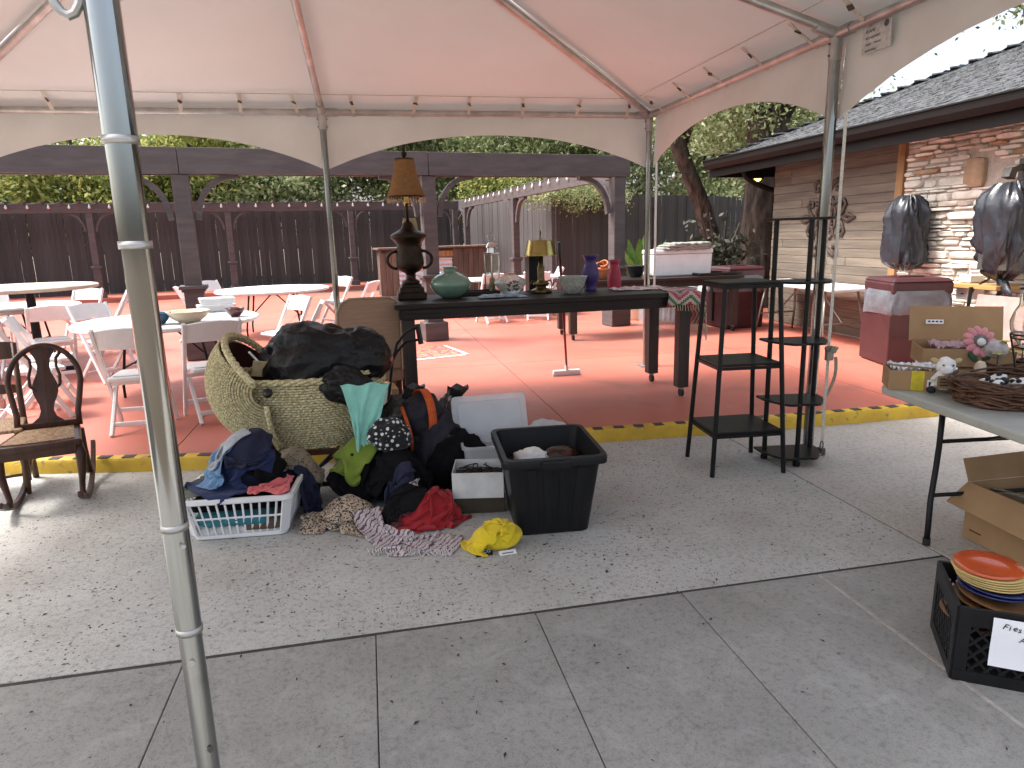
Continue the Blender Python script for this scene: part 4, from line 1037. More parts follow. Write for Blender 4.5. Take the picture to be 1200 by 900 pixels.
# ------------------------------------------------------------------ things on the tall plank table
def XY(px, y, z):
    """x of the point at depth y and height z seen in photo column px"""
    k = (px-600)/FPX; c = _r*FPX/FPX-_f*k
    return -(c.y*y+c.z*(z-EYE))/c.x
T1 = 1.0715
def on1(px, y): return (XY(px, y, T1+.1), y, T1)
M['bronze'] = mat('dark_bronze', (.018,.011,.007), .42, c2=(.034,.020,.011), scale=14, metal=.55, bump=.15)
M['shade_amber'] = mat('amber_shade', (.34,.185,.075), .8, c2=(.28,.145,.055), scale=30, bump=.15, transl=.25)
M['bead'] = mat('glass_bead', (.62,.45,.25), .15, scale=30)
M['shade_cream'] = mat('cream_shade', (.62,.50,.29), .8, scale=20, transl=.3)
M['jade'] = mat('jade_glass', (.17,.29,.225), .12, c2=(.12,.225,.17), scale=6, coat=.6)
M['brass'] = mat('brass', (.46,.36,.13), .22, c2=(.32,.24,.08), scale=9, metal=1.0, bump=.05)
M['antique'] = mat('antique_brass', (.20,.15,.07), .35, c2=(.09,.065,.03), scale=18, metal=.9)
M['purple'] = mat('purple_glaze', (.055,.035,.17), .38, c2=(.04,.025,.125), scale=9)
M['redvase'] = mat('raspberry_glaze', (.36,.028,.065), .45, c2=(.29,.02,.05), scale=9)
M['terracotta'] = mat('terracotta', (.50,.19,.08), .75, c2=(.40,.14,.06), scale=8, bump=.1)
M['chrome'] = mat('chrome', (.7,.7,.7), .15, metal=1.0, scale=10)
M['blacksatin'] = mat('black_satin', (.012,.012,.013), .35, scale=10)
M['glasscut'] = mat('etched_glass', (.75,.80,.78), .25, c2=(.55,.60,.58), scale=40, trans=.55, bump=.6, bscale=45, contrast=(.45,.55))
M['frostbowl'] = mat('frosted_bowl', (.60,.63,.59), .35, c2=(.42,.45,.42), scale=45, trans=.3, bump=.8, bscale=50, contrast=(.45,.58))
# urn lamp
ul = thing('urn_lamp', 'tall dark bronze urn lamp with fringed amber shade', 'lamp', on1(482,6.15))
mb = MB(); mb.box((0,0,.03),(.25,.25,.06)); mb.box((0,0,.08),(.21,.21,.05)); mb.box((0,0,.115),(.17,.17,.03)); mb.build('plinth', M['bronze'], ul, bevel=.008)
MB().lathe([(.075,.13),(.08,.15),(.05,.17),(.035,.20),(.05,.225),(.085,.24),(.115,.27),(.125,.31),(.12,.36),(.105,.43),(.105,.475),(.135,.51),(.157,.53),(.160,.55),(.14,.565),(.10,.585),(.06,.61),(.045,.65),(.025,.67)], 28).build('urn_body', M['bronze'], ul, smooth=True)
for s in (-1,1):
    MB().tube([(s*(.11+.085*sin(a)),0,.34+.075*cos(a)) for a in [pi*i/12 for i in range(13)]], .014, 8).build('handle', M['bronze'], ul, smooth=True)
MB().tube([(0,0,.66),(0,0,.92)], .014, 10).build('stem', M['bronze'], ul, smooth=True)
MB().lathe([(.02,.80),(.03,.83),(.022,.86),(.035,.88),(.02,.90)], 14).build('socket', M['brass'], ul, smooth=True)
prof = [(.160,.875),(.145,.92),(.118,1.0),(.098,1.08),(.086,1.15),(.080,1.185)]
MB().lathe(prof, 36, cap=False).build('shade', M['shade_amber'], ul, smooth=True, solid=.004)
for z, r in ((.875,.161),(1.185,.081)): MB().tube([(r*cos(a),r*sin(a),z) for a in [2*pi*i/36 for i in range(36)]], .005, 6, closed=True).build('shade_trim', M['bronze'], ul)
fr = MB()
for k in range(40):
    a = 2*pi*k/40; L_ = .035+.012*(k % 2)
    for q in range(3): fr.lathe([(0,-.007),(.006,0),(0,.007)], 5, (.161*cos(a),.161*sin(a),.862-q*.015-(k % 2)*.006), cap=False)
struct(fr.build('bead_fringe', M['bead'], ul), 'stuff')
MB().lathe([(.012,1.185),(.01,1.20),(.022,1.215),(.025,1.235),(.012,1.25),(.016,1.27),(.008,1.295),(0,1.31)], 12).build('finial', M['bronze'], ul, smooth=True)
# small lamp behind
sl = thing('table_lamp', 'small table lamp with cream square shade behind the urn', 'lamp', on1(484,6.42))
mb = MB(); mb.box((0,0,.62),(.155,.155,.17),taper=(.70,.70)); mb.build('shade', M['shade_cream'], sl, bevel=.004)
mb = MB(); mb.box((0,0,.7075),(.118,.118,.008)); mb.build('shade_top_rim', M['blacksatin'], sl)
mb = MB(); mb.box((0,0,.532),(.165,.165,.008)); mb.build('shade_bottom_rim', M['blacksatin'], sl)
MB().lathe([(.07,0),(.07,.02),(.025,.04),(.03,.2),(.018,.4),(.012,.52)], 16).build('lamp_base', M['bronze'], sl, smooth=True)
# jade vase
jv = thing('squat_vase', 'squat jade green glazed vase with short neck', 'vase', on1(528,6.08))
MB().lathe([(.07,0),(.085,.006),(.14,.045),(.178,.10),(.183,.125),(.165,.165),(.12,.20),(.07,.222),(.056,.235),(.058,.262),(.066,.268),(.058,.268),(.048,.255),(.046,.22)], 40, cap=False).build('vase_body', M['jade'], jv, smooth=True)
# lantern
la = thing('glass_lantern', 'tall clear glass lantern with chrome lid and ring', 'lantern', on1(577,6.36))
hexp = [(.075*cos(pi/3*k+.3), .075*sin(pi/3*k+.3)) for k in range(6)]
MB().prism([(a*1.12,b*1.12) for a, b in hexp], 0, .02).build('base', M['chrome'], la, bevel=.004)
MB().prism([(a*1.12,b*1.12) for a, b in hexp], .36, .375).build('top_plate', M['chrome'], la, bevel=.003)
for k in range(6):
    a, b = hexp[k], hexp[(k+1) % 6]
    MB().tube([(a[0],a[1],.02),(a[0],a[1],.36)], .005, 6).build('upright', M['chrome'], la)
    MB().bar(((a[0]+b[0])/2*.99,(a[1]+b[1])/2*.99,.022),((a[0]+b[0])/2*.99,(a[1]+b[1])/2*.99,.358),.066,.002,up=(a[0]+b[0],a[1]+b[1],0)).build('pane', M['clear'], la)
MB().lathe([(.05,.375),(.045,.42),(.055,.425),(.04,.455),(.02,.47)], 12).build('chimney', M['chrome'], la, auto=30)
MB().tube([(.035*cos(a),0,.51+.045*sin(a)) for a in [2*pi*i/16 for i in range(16)]], .004, 6, closed=True).build('ring_handle', M['chrome'], la)
MB().lathe([(.026,.021),(.026,.14),(0,.142)], 12).build('candle', M['shade_cream'], la)
# etched covered bowl
eb = thing('etched_bowl', 'etched clear glass bowl with painted flower panel', 'bowl', on1(598,6.25))
MB().lathe([(.06,0),(.07,.004),(.12,.05),(.155,.10),(.150,.112),(.12,.14),(.07,.165),(.05,.175),(.06,.19),(.055,.19)], 32, cap=False).build('bowl_body', M['glasscut'], eb, smooth=True)
rg = random.Random(4); mb = MB()
for k in range(26):
    a = -pi/2-.05+rg.uniform(-.35,.35); z = rg.uniform(.03,.13); r = .118+.03*min(1,z/.1)+.006
    mb.box((r*cos(a),r*sin(a),z),(.016,.004,.014),rot=(rg.random(),0,a+pi/2))
mb.build('painted_flowers', mat('painted_flowers', (.13,.07,.06), .5, scale=40), eb)
# black box
t = thing('black_speaker', 'narrow upright black box standing behind the brass lamp', 'box', on1(625,6.38), .1)
MB().lohi((-.062,-.06,0),(.062,.06,.33)).build('cabinet', M['blacksatin'], t, bevel=.006)
MB().lohi((-.052,-.0635,.03),(.052,-.061,.30)).build('front_grille', M['rubber'], t)
# brass desk lamp
bl_ = thing('brass_lamp', 'brass desk lamp with flat drum shade', 'lamp', on1(634,6.2))
MB().lathe([(.105,.335),(.150,.335)], 36, cap=False).build('shade_rim', M['brass'], bl_, smooth=True)
MB().lathe([(.150,.335),(.146,.345),(.118,.47),(.116,.475)], 36, cap=False).build('shade', M['brass'], bl_, smooth=True, solid=.003)
MB().lathe([(.116,.478),(.02,.49),(.02,.478)], 36, cap=False).build('shade_top', M['antique'], bl_, smooth=True)
MB().lathe([(.10,0),(.105,.012),(.09,.03),(.05,.045),(.045,.06),(.075,.075),(.075,.09),(.04,.10),(.033,.12),(.033,.24),(.024,.25),(.024,.34)], 24).build('lamp_base', M['antique'], bl_, smooth=True)
MB().tube([(0,0,.34),(0,0,.53)], .006, 8).build('rod', M['antique'], bl_)
MB().lathe([(0,.52),(.012,.53),(.008,.55),(.0,.575)], 10).build('finial', M['antique'], bl_, smooth=True)
for s in (-1,1): MB().tube([(s*.03,0,.10),(s*.09,0,.11),(s*.10,0,.08)], .007, 6).build('side_arm', M['antique'], bl_)
# frosted bowl, vases
fb = thing('frosted_bowl', 'wide frosted pressed-glass bowl in front of the purple vase', 'bowl', on1(671,5.98))
MB().lathe([(.07,0),(.078,.005),(.105,.07),(.130,.145),(.134,.152),(.128,.152),(.10,.07),(.07,.015),(0,.012)], 36, cap=False).build('bowl_body', M['frostbowl'], fb, smooth=True)
pv = thing('purple_vase', 'matte purple vase with flared lip and round belly', 'vase', on1(692,6.18))
MB().lathe([(.055,0),(.06,.01),(.05,.03),(.062,.07),(.080,.13),(.078,.18),(.058,.235),(.050,.265),(.066,.31),(.082,.328),(.076,.328),(.045,.27)], 32, cap=False).build('vase_body', M['purple'], pv, smooth=True)
rv = thing('raspberry_vase', 'slim raspberry red vase with pinched neck', 'vase', on1(720,6.30))
MB().lathe([(.060,0),(.064,.02),(.066,.09),(.056,.16),(.042,.21),(.045,.245),(.062,.272),(.057,.272),(.036,.21)], 32, cap=False).build('vase_body', M['redvase'], rv, smooth=True)
# tray and blue cloth, lace runner
t = thing('wooden_tray', 'low dark wooden tray lying behind the jade vase', 'tray', on1(556,6.30), .1)
MB().lohi((-.20,-.11,0),(.20,.11,.010)).build('tray_floor', M['dark_timber'], t)
for a, b in (((-.20,-.115,0),(.20,-.10,.035)),((-.20,.10,0),(.20,.115,.035)),((-.215,-.115,0),(-.20,.115,.035)),((.20,-.115,0),(.215,.115,.035))): MB().lohi(a,b).build('tray_side', M['dark_timber'], t, bevel=.003)
def crumple(label, name, cat, loc, w_, d_, amp, m, seed, rz=0, n=26, freq=9, z0=.004):
    rows = []
    for i in range(n+1):
        row = []
        for j in range(n+1):
            x = w_*(i/n-.5)*(1+.05*nz(j*.3,seed)); y = d_*(j/n-.5)*(1+.08*nz(i*.3,seed+5))
            e = min(1, 6*min(i,n-i,j,n-j)/n+.25)
            row.append((x, y, z0+amp*e*max(0, ridge(x*freq+seed, y*freq*.5, seed))**1.3))
        rows.append(row)
    o = MB().grid(rows).build(name, m, None, smooth=True, solid=.002, loc=loc); o.rotation_euler = (0,0,rz)
    return tag(o, label, cat)
M['bluecloth'] = mat('blue_cloth', (.10,.17,.26), .8, c2=(.24,.32,.40), scale=24, contrast=(.45,.6), sheen=.2)
M['lace'] = mat('lace', (.60,.54,.50), .85, c2=(.34,.20,.20), scale=38, contrast=(.42,.58), bump=.4)
crumple('crumpled blue patterned cloth before the etched bowl', 'blue_cloth', 'cloth', on1(588,5.86), .42, .16, .03, M['bluecloth'], 3, .05)
crumple('floral lace runner on the table end under the red vase', 'lace_runner', 'cloth', on1(748,6.12), .50, .34, .022, M['lace'], 6, -.1)
# kilim draped over the near right corner
kc = [(.30,.03,.05),(.44,.37,.30),(.045,.13,.085),(.44,.37,.30),(.38,.05,.09),(.34,.25,.24),(.05,.12,.08),(.26,.02,.04)]
km = bpy.data.materials.new('kilim'); km.use_nodes = True; t_ = km.node_tree; L_ = t_.links; b_ = t_.nodes['Principled BSDF']; b_.inputs['Roughness'].default_value = .95
tc = N(t_, 'ShaderNodeTexCoord'); sp_ = N(t_, 'ShaderNodeSeparateXYZ'); L_.new(tc.outputs['UV'], sp_.inputs[0])
def mth(op, a, b=None, c=None):
    n_ = N(t_, 'ShaderNodeMath'); n_.operation = op
    for i, v in enumerate((a, b, c)):
        if v is None: continue
        if isinstance(v, (int, float)): n_.inputs[i].default_value = v
        else: L_.new(v, n_.inputs[i])
    return n_.outputs[0]
zig = mth('PINGPONG', mth('MULTIPLY', sp_.outputs[0], 3.0), .5)
val = mth('FRACT', mth('ADD', mth('MULTIPLY', sp_.outputs[1], 2.2), mth('MULTIPLY', mth('SNAP', zig, .0833), .8)))
rp = N(t_, 'ShaderNodeValToRGB'); rp.color_ramp.interpolation = 'CONSTANT'; e = rp.color_ramp.elements
e[0].color = kc[0]+(1,); e[1].position = 1/8; e[1].color = kc[1]+(1,)
for i in range(2,8): x = e.new(i/8); x.color = kc[i]+(1,)
L_.new(val, rp.inputs[0]); L_.new(rp.outputs[0], b_.inputs['Base Color'])
kr = thing('kilim_runner', 'red green and cream woven runner draped over the table corner', 'rug', (2.86,5.85,T1))
rows = []; uv = []; nI, nJ = 26, 34
for i in range(nI+1):
    row = []; s = -.26+.62*i/nI        # path length over the right-hand edge
    for j in range(nJ+1):
        y = -.36+.56*j/nJ
        s2 = s+.10*(j/nJ-.5)
        if s2 < 0: x, z = s2, .006+.006*nz(s2*9, y*9)
        else:
            x = .016+.03*sin(min(1,s2/.05)*pi/2)+.10*s2*(.6+.4*nz(y*4,1)); z = -s2*.86+.004
        # front edge also falls over the near side
        ov = -.235-y
        if ov > 0: y2 = -.245-.12*ov-.01; z = min(z, .004)-ov*.95; y = y2
        row.append((x, y+.03*nz(s2*5,y*5,2), z+.012*nz(s2*8,y*8,4)))
    rows.append(row)
ko = MB().grid(rows).build('runner', km, kr, smooth=True, solid=.005)
ul_ = ko.data.uv_layers.new(name='UVMap')
for lp in ko.data.loops:
    i, j = divmod(lp.vertex_index, nJ+1); ul_.data[lp.index].uv = (i/nI, j/nJ)
M['fringe'] = mat('fringe', (.50,.43,.33), .9, scale=50)
fr = MB()
for q in list(range(nJ+1)):
    p = Vector(rows[nI][q]); fr.tube([p, p+Vector((.006,0,-.025)), p+Vector((random.uniform(-.01,.01),random.uniform(-.012,.012),-.055))], .0035, 4)
for q in range(0,nI+1):
    p = Vector(rows[q][0]); fr.tube([p, p+Vector((0,-.008,-.02)), p+Vector((random.uniform(-.01,.01),-.004,-.05))], .0035, 4)
struct(fr.build('fringe', M['fringe'], kr), 'stuff')

# ------------------------------------------------------------------ things on and round the second plank table
T2 = .9415
def on2(px, y): return (XY(px, y, T2+.1), y, T2)
M['blanket'] = mat('grey_blanket', (.27,.265,.235), .95, c2=(.20,.195,.175), scale=25, bump=.5, bscale=80)
t = thing('white_cooler', 'white lidded cooler box on the far plank table', 'cooler', on2(793,9.78), .02)
MB().box((0,0,.16),(.92,.42,.32),taper=(1.03,1.03)).build('body', M['white_resin'], t, bevel=.02)
MB().box((0,0,.355),(.96,.45,.065)).build('lid', M['white_resin'], t, bevel=.018)
p = on2(798,9.72)
for k, (w_, z, o) in enumerate(((.74,.392,0),(.66,.425,.04),(.58,.455,.09))):
    rows = [[(w_*(i/24-.5)+o, .42*(j/16-.5), .018*ridge(i*.22+k*3,j*.10,k)+(.0 if 0 < j < 16 else -.012)) for j in range(17)] for i in range(25)]
    if k == 0: bt = thing('blanket_pile', 'folded grey blankets piled on the white cooler', 'blanket', (p[0],p[1],T2+.39))
    MB().grid(rows).xf(Matrix.Translation((0,0,z-.385))).build('folded_blanket', M['blanket'], bt, smooth=True, solid=.03)
t = thing('terracotta_bowl', 'terracotta planter bowl heaped with small clay pots', 'planter', on2(700,9.62))
MB().lathe([(.13,0),(.14,.01),(.17,.12),(.185,.13),(.185,.155),(.165,.155),(.15,.12),(0,.10)], 28, cap=False).build('planter', M['terracotta'], t, auto=40)
for k, (a, b, z, s) in enumerate(((-.19,-.02,.21,.8),(.02,.02,.24,1.3),(.12,-.03,.22,1.2),(-.07,.05,.22,1.0),(.17,.03,.20,.8))):
    pr_ = [(.038*s,0),(.05*s,.06*s),(.056*s,.062*s),(.056*s,.08*s),(.045*s,.08*s),(.035*s,.015)]
    q = MB().lathe(pr_, 16, cap=False); q.xf(Matrix.Translation((a*.9,b,z-.06)) @ Euler((.6+k,1.3*k,0)).to_matrix().to_4x4()); q.build('clay_pot', M['terracotta'], t, auto=40)
t = thing('dark_planter', 'low dark glazed bowl near the pergola post', 'planter', on2(745,9.7))
MB().lathe([(.08,0),(.12,.08),(.15,.16),(.155,.17),(.14,.165),(.0,.12)], 24, cap=False).build('bowl_body', M['blacksatin'], t, smooth=True)
t = thing('serving_tray', 'dark lacquered serving tray at the end of the far plank table', 'tray', on2(838,9.55), .05)
MB().lohi((-.34,-.17,0),(.34,.17,.012)).build('tray_floor', M['maroon_cer'], t)
for a, b in (((-.34,-.185,0),(.34,-.17,.04)),((-.34,.17,0),(.34,.185,.04)),((-.355,-.185,0),(-.34,.185,.04)),((.34,-.185,0),(.355,.185,.04))): MB().lohi(a,b).build('tray_side', M['dark_timber'], t, bevel=.003)
# galvanised tank
t = thing('stock_tank', 'round galvanised stock tank behind the plank table', 'tank', (4.95,10.85,ZP))
R_ = .47; P = []
for k in range(145):
    a = 2*pi*k/144; row = []
    for z in (0,.02,.05,.10,.40,.47,.49,.52,.55):
        r = R_+(.012*cos(k*pi*.5) if .08 < z < .45 else 0)+(.012 if z in (.05,.49) else 0)
        row.append((r*cos(a), r*sin(a), z))
    P.append(row)
MB().grid(P).build('tank_wall', M['galv'], t, smooth=True)
MB().tube([(R_*cos(2*pi*k/48),R_*sin(2*pi*k/48),.555) for k in range(48)], .014, 8, closed=True).build('rolled_rim', M['galv'], t, smooth=True)
MB().lathe([(0,.45),(R_*.98,.45)], 40, cap=False).build('potting_soil', M['soil'], t)
t = thing('stone_stack', 'short stack of pale limestone blocks beside the tank', 'stones', (5.75,11.0,ZP))
for k, z in enumerate((0,.19,.37)):
    MB().box((.02*k,.01*k,z+.095),(.34-.03*k,.28,.175),rot=(0,0,.2*k)).build('stone_block', M['stone'], t, bevel=.025)
# squeegee leaning on the far side of the table
M['redwood'] = mat('red_handle', (.20,.012,.016), .4, scale=10)
h0 = Vector((2.03,6.98,ZP)); 
sq = thing('floor_squeegee', 'white floor squeegee with red handle leaning on the table', 'squeegee', h0)
MB().box((0,0,.045),(.30,.05,.035)).build('head', M['white_resin'], sq, bevel=.008)
MB().box((0,-.01,.016),(.31,.012,.028)).build('blade', M['white_plastic'], sq)
MB().tube([(0,0,.05),(0,-.01,.11)], .020, 10).build('socket', M['white_plastic'], sq)
top = Vector((XY(655,6.56,1.52)-h0.x, 6.56-h0.y, 1.52-ZP))
a0 = Vector((0,-.01,.09)); 
MB().tube([a0, a0.lerp(top,.78)], .0125, 10).build('handle', M['redwood'], sq, smooth=True)
MB().tube([a0.lerp(top,.78), top], .016, 10).build('grip', M['blacksatin'], sq, smooth=True)
# rug on the patio
M['rug'] = mat('pink_rug', (.40,.06,.09), .95, c2=(.42,.22,.12), scale=16, contrast=(.45,.55), bump=.4)
over(M['rug'], fac_voronoi(9,.12,.16), (.30,.02,.06))
t = thing('fringed_rug', 'pink and red patterned rug with white fringe on the patio', 'rug', (*tuple(G(468,417,ZP))[:2],ZP+.004), radians(14))
MB().lohi((-.75,-.42,0),(.75,.42,.010)).build('pile', M['rug'], t)
fr = MB()
for k in range(70):
    for s in (-1,1): y = -.42+.84*k/69; fr.bar((s*.75,y,.005),(s*(.80+random.uniform(0,.02)),y+random.uniform(-.01,.01),.003),.008,.004)
for k in range(110): x = -.75+1.5*k/109; fr.bar((x,-.42,.005),(x+random.uniform(-.01,.01),-.465-random.uniform(0,.02),.003),.008,.004,up=(0,0,1))
struct(fr.build('fringe', M['paper'], t), 'stuff')
# tan upholstered chair and carton behind the bassinet
M['linen'] = mat('tan_linen', (.38,.26,.18), .9, c2=(.31,.205,.14), scale=18, stretch=(.3,1,4), bump=.25, bscale=60)
M['piping'] = mat('cream_piping', (.50,.40,.30), .85, scale=20)
t = thing('upholstered_chair', 'tan linen upholstered chair seen behind the bassinet', 'chair', (-.03,6.05,ZP), radians(3))
P = [(-.26,.40),(-.265,.80),(-.255,.92),(-.22,.985),(-.15,1.02),(.18,1.02),(.24,.99),(.265,.93),(.265,.80),(.26,.40)]
MB().prism(P, -.05, .05, Matrix(((1,0,0,0),(0,0,1,-.16),(0,1,0,0),(0,0,0,1)))).build('backrest', M['linen'], t, bevel=.02)
MB().tube([(a,-.215,b) for a, b in P], .008, 6).build('piping', M['piping'], t)
MB().box((0,.10,.36),(.54,.52,.16)).build('seat', M['linen'], t, bevel=.03)
for a in (-.22,.22):
    for b in (-.12,.32): MB().bar((a,b,.004),(a,b,.29),.045,.045,taper=1.3).build('leg', M['oakbrown'], t)
t = thing('open_carton', 'plain cardboard carton standing behind the bassinet foot', 'box', (-.02,5.45,ZP), .12)
MB().box((0,0,.17),(.36,.28,.34)).build('carton_body', M['card'], t, bevel=.004)
MB().lohi((-.05,-.145,.20),(.12,-.141,.34)).build('label', M['paper'], t)
# black bent-tube push handle
t = thing('trolley_handle', 'black bent-tube trolley handle rising behind the bin bags', 'trolley', (.10,4.98,ZP))
for s in (0,1):
    MB().tube([(-.04,.03*s,.01),(-.02,.03*s,.3),(.03,.03*s,.62),(.07,.03*s,.75-.06*s),(.14,.02*s,.83-.07*s),(.22,.0,.86-.09*s)], .011, 8).build('tube', M['black_metal'], t, smooth=True)
MB().tube([(.225,0,.885),(.245,0,.74)], .020, 10).build('grip', M['blacksatin'], t, auto=40)
MB().bar((-.12,.02,.01),(.10,.02,.01),.25,.015).build('foot_plate', M['black_metal'], t)

# ------------------------------------------------------------------ seagrass bassinet on its stand
bs = thing('wicker_bassinet', 'seagrass bassinet with round hood on dark folding stand', 'bassinet', (-.42,4.55,0), radians(-4))
def coil(mb, pts, r, phase, n=6):
    m = len(pts); rs = [r*(1+.42*sin(i*1.5+phase*pi)) for i in range(m)]; mb.tube(pts, rs, 5)
body = MB(); nr = 27
for k in range(nr):
    t_ = k/(nr-1); z = .30+.44*t_
    a = .36+.155*sin(t_*pi/2); b = .17+.135*sin(t_*pi/2)
    pts = []
    for i in range(361):
        th = 2*pi*i/360; x = -.03+a*cos(th); y = b*sin(th)
        zz = z+(.05*max(0,(x-.1)/.4)**2)*t_+.02*t_*max(0,-x)
        pts.append((x,y,zz))
    coil(body, pts, .0083, k)
body.build('basket_body', M['wicker'], bs, smooth=True)
MB().lathe([(0,0),(1,0)], 40, (-.03,0,.30), sx=.36, sy=.17, cap=False).build('basket_floor', M['wicker'], bs)
lin = MB(); P = []
for k in range(61):
    th = 2*pi*k/60; P.append([(-.03+a_*cos(th), b_*sin(th), z) for a_, b_, z in ((.34,.155,.32),(.44,.24,.48),(.495,.285,.72))])
lin.grid(P); lin.build('dark_lining', mat('dark_lining', (.05,.012,.010), .9, scale=20), bs, smooth=True)
rim = MB(); 
for ph in range(3):
    rim.tube([(-.03+(.522+.012*cos(i*.55+ph*2.1))*cos(2*pi*i/180), (.31+.012*cos(i*.55+ph*2.1))*sin(2*pi*i/180), .757+.012*sin(i*.55+ph*2.1)+.05*max(0,(-.03+.52*cos(2*pi*i/180)-.1)/.4)**2) for i in range(181)], .012, 6)
rim.build('braided_rim', M['wicker'], bs, smooth=True)
# hood: coils concentric about the hinge
hx, hz, R_ = -.215, .70, .41
hood = MB(); nh = 62
_pr = [(R_*cos(v)**.62, .345*sin(v)) for v in [-1.5+3.0*q/400 for q in range(401)]]
_cum = [0.0]
for (r0, y0), (r1, y1) in zip(_pr[:-1], _pr[1:]): _cum.append(_cum[-1]+math.hypot(r1-r0, y1-y0))
for k in range(nh+1):
    d_ = _cum[-1]*k/nh; q_ = next(i for i, c_ in enumerate(_cum) if c_ >= d_-1e-9); r, y = _pr[q_]
    pts = []
    for i in range(161):
        al = radians(-93)+radians(93+44)*i/160
        rr_ = r*(1+.03*sin(al*2))
        pts.append((hx-rr_*cos(al), y, hz+rr_*sin(al)))
    if r > .03: coil(hood, pts, .0083, k)
hood.build('hood', M['wicker'], bs, smooth=True)
for al, nm in ((radians(50),'hood_rim'),(radians(-94),'hood_edge')):
    e_ = MB()
    for ph in range(2 if nm == 'hood_edge' else 3):
        e_.tube([(hx-(R_*cos(v)**.62+.012*cos(i*.6+ph*2.1))*cos(al), .35*sin(v), hz+(R_*cos(v)**.62)*sin(al)+.012*sin(i*.6+ph*2.1)) for i, v in enumerate([-1.5+3.0*q/90 for q in range(91)])], .016, 6)
    e_.build(nm, M['wicker'], bs, smooth=True)
P = []
for k in range(25):
    v = -1.4+2.8*k/24; r = (R_-.03)*cos(v)**.62
    P.append([(hx-r*cos(al), .32*sin(v), hz+r*sin(al)) for al in [radians(-60)+radians(106)*i/14 for i in range(15)]])
MB().grid(P).build('hood_lining', mat('hood_lining', (.06,.014,.010), .9, scale=20), bs, smooth=True)
for s in (-1,1): MB().lathe([(0,-.02),(.028,-.015),(.028,.015),(0,.02)], 14).xf(Matrix.Translation((hx+.02,s*.345,hz+.01)) @ Matrix.Rotation(pi/2,4,'X')).build('hinge_knob', M['blacksatin'], bs, smooth=True)
for s in (-1,1):
    MB().bar((-.30,s*.19,.275),(.30,s*.19,.275),.03,.035).build('stand_rail', M['walnut'], bs)
    for q in (-1,1):
        MB().bar((q*.30,s*.24,.004),(q*.22,-s*.19,.275),.028,.028).build('stand_leg', M['walnut'], bs)
    MB().bar((-.20,s*.13,.27),(0,s*.02,.10),.016,.016).build('brace', M['black_metal'], bs)
    MB().bar((.20,s*.13,.27),(0,s*.02,.10),.016,.016).build('brace', M['black_metal'], bs)
for q in (-1,1): MB().bar((q*.295,-.22,.06),(q*.295,.22,.06),.022,.03,up=(0,0,1)).build('stretcher', M['walnut'], bs)
MB().bar((-.30,-.20,.06),(.30,-.20,.06),.022,.03).build('stretcher', M['walnut'], bs)

def bag_mesh(rx, ry, rz, seed, crease=.10, flat=-.75, nu=72, nv=44, e=.9):
    P = []
    for i in range(nv+1):
        v = -pi/2+pi*i/nv; row = []
        for j in range(nu+1):
            u = 2*pi*j/nu
            d = Vector((cos(v)*cos(u), cos(v)*sin(u), sin(v)))
            f = 1+.14*noise.noise(d*1.6+Vector((seed,0,0)))
            f += crease*(ridge(d.x*2.1+seed, d.y*2.1, d.z*2.1+seed)-.4)*.9+crease*.35*(ridge(d.x*4.4+seed*2, d.y*4.4, d.z*3)-.4)+crease*.06*ridge(d.x*11,d.y*11+seed,d.z*9)
            p = Vector((d.x*rx*f, d.y*ry*f, max(d.z*f, flat)*rz)); row.append(p)
        P.append(row)
    return MB().grid(P)
bg_ = thing('black_bin_bag', 'stuffed black bin bag lying across the bassinet', 'bag', (-.30,4.50,.72), .05)
bag_mesh(.35,.24,.25,1.7,.12).xf(Matrix.Translation((-.04,0,.11)) @ Euler((0,.10,0)).to_matrix().to_4x4()).build('bag_body', M['blackbag'], bg_, smooth=True)
bag_mesh(.22,.20,.19,5.2,.12).xf(Matrix.Translation((.19,.0,.13))).build('bag_bulge', M['blackbag'], bg_, smooth=True)
bag_mesh(.17,.10,.13,9.2,.14).xf(Matrix.Translation((.12,-.235,-.02)) @ Euler((.3,.5,0)).to_matrix().to_4x4()).build('bag_corner', M['blackbag'], bg_, smooth=True)
M['mint'] = mat('mint_cloth', (.27,.62,.52), .8, c2=(.22,.53,.44), scale=7, sheen=.3)
rows = []
for i in range(31):
    v = i/30; row = []
    for j in range(19):
        q = j/18-.5; w_ = .30*(1-.75*v**.8)+.03*abs(v-.72)*3*(v > .72)
        x = .02+q*w_+.10*v*.2-.05*v; y = -.335-.02*v+.028*ridge(q*5+v*1.6,v*1.5,3); z = -.06-.44*v+.02*nz(q*4,v*4)
        row.append((x+.42-.16*(1-v)*0, y, z))
    rows.append(row)
mc = MB().grid(rows).build('mint_cloth', M['mint'], None, smooth=True, solid=.004, loc=(-.50,4.47,.80)); tag(mc, 'mint green cloth hanging from under the black bag', 'cloth')
cw = thing('cardboard_tag', 'torn tan cardboard tag tucked inside the bassinet hood', 'tag', (-.70,4.40,.80), .3)
MB().box((0,0,.03),(.085,.02,.10),rot=(.2,.2,0)).build('card', M['shade_cream'], cw, bevel=.004)
MB().tube([(-.05,.0,.14),(-.02,.02,.10),(.0,.0,.07)], .007, 6).build('string', M['paper'], cw)
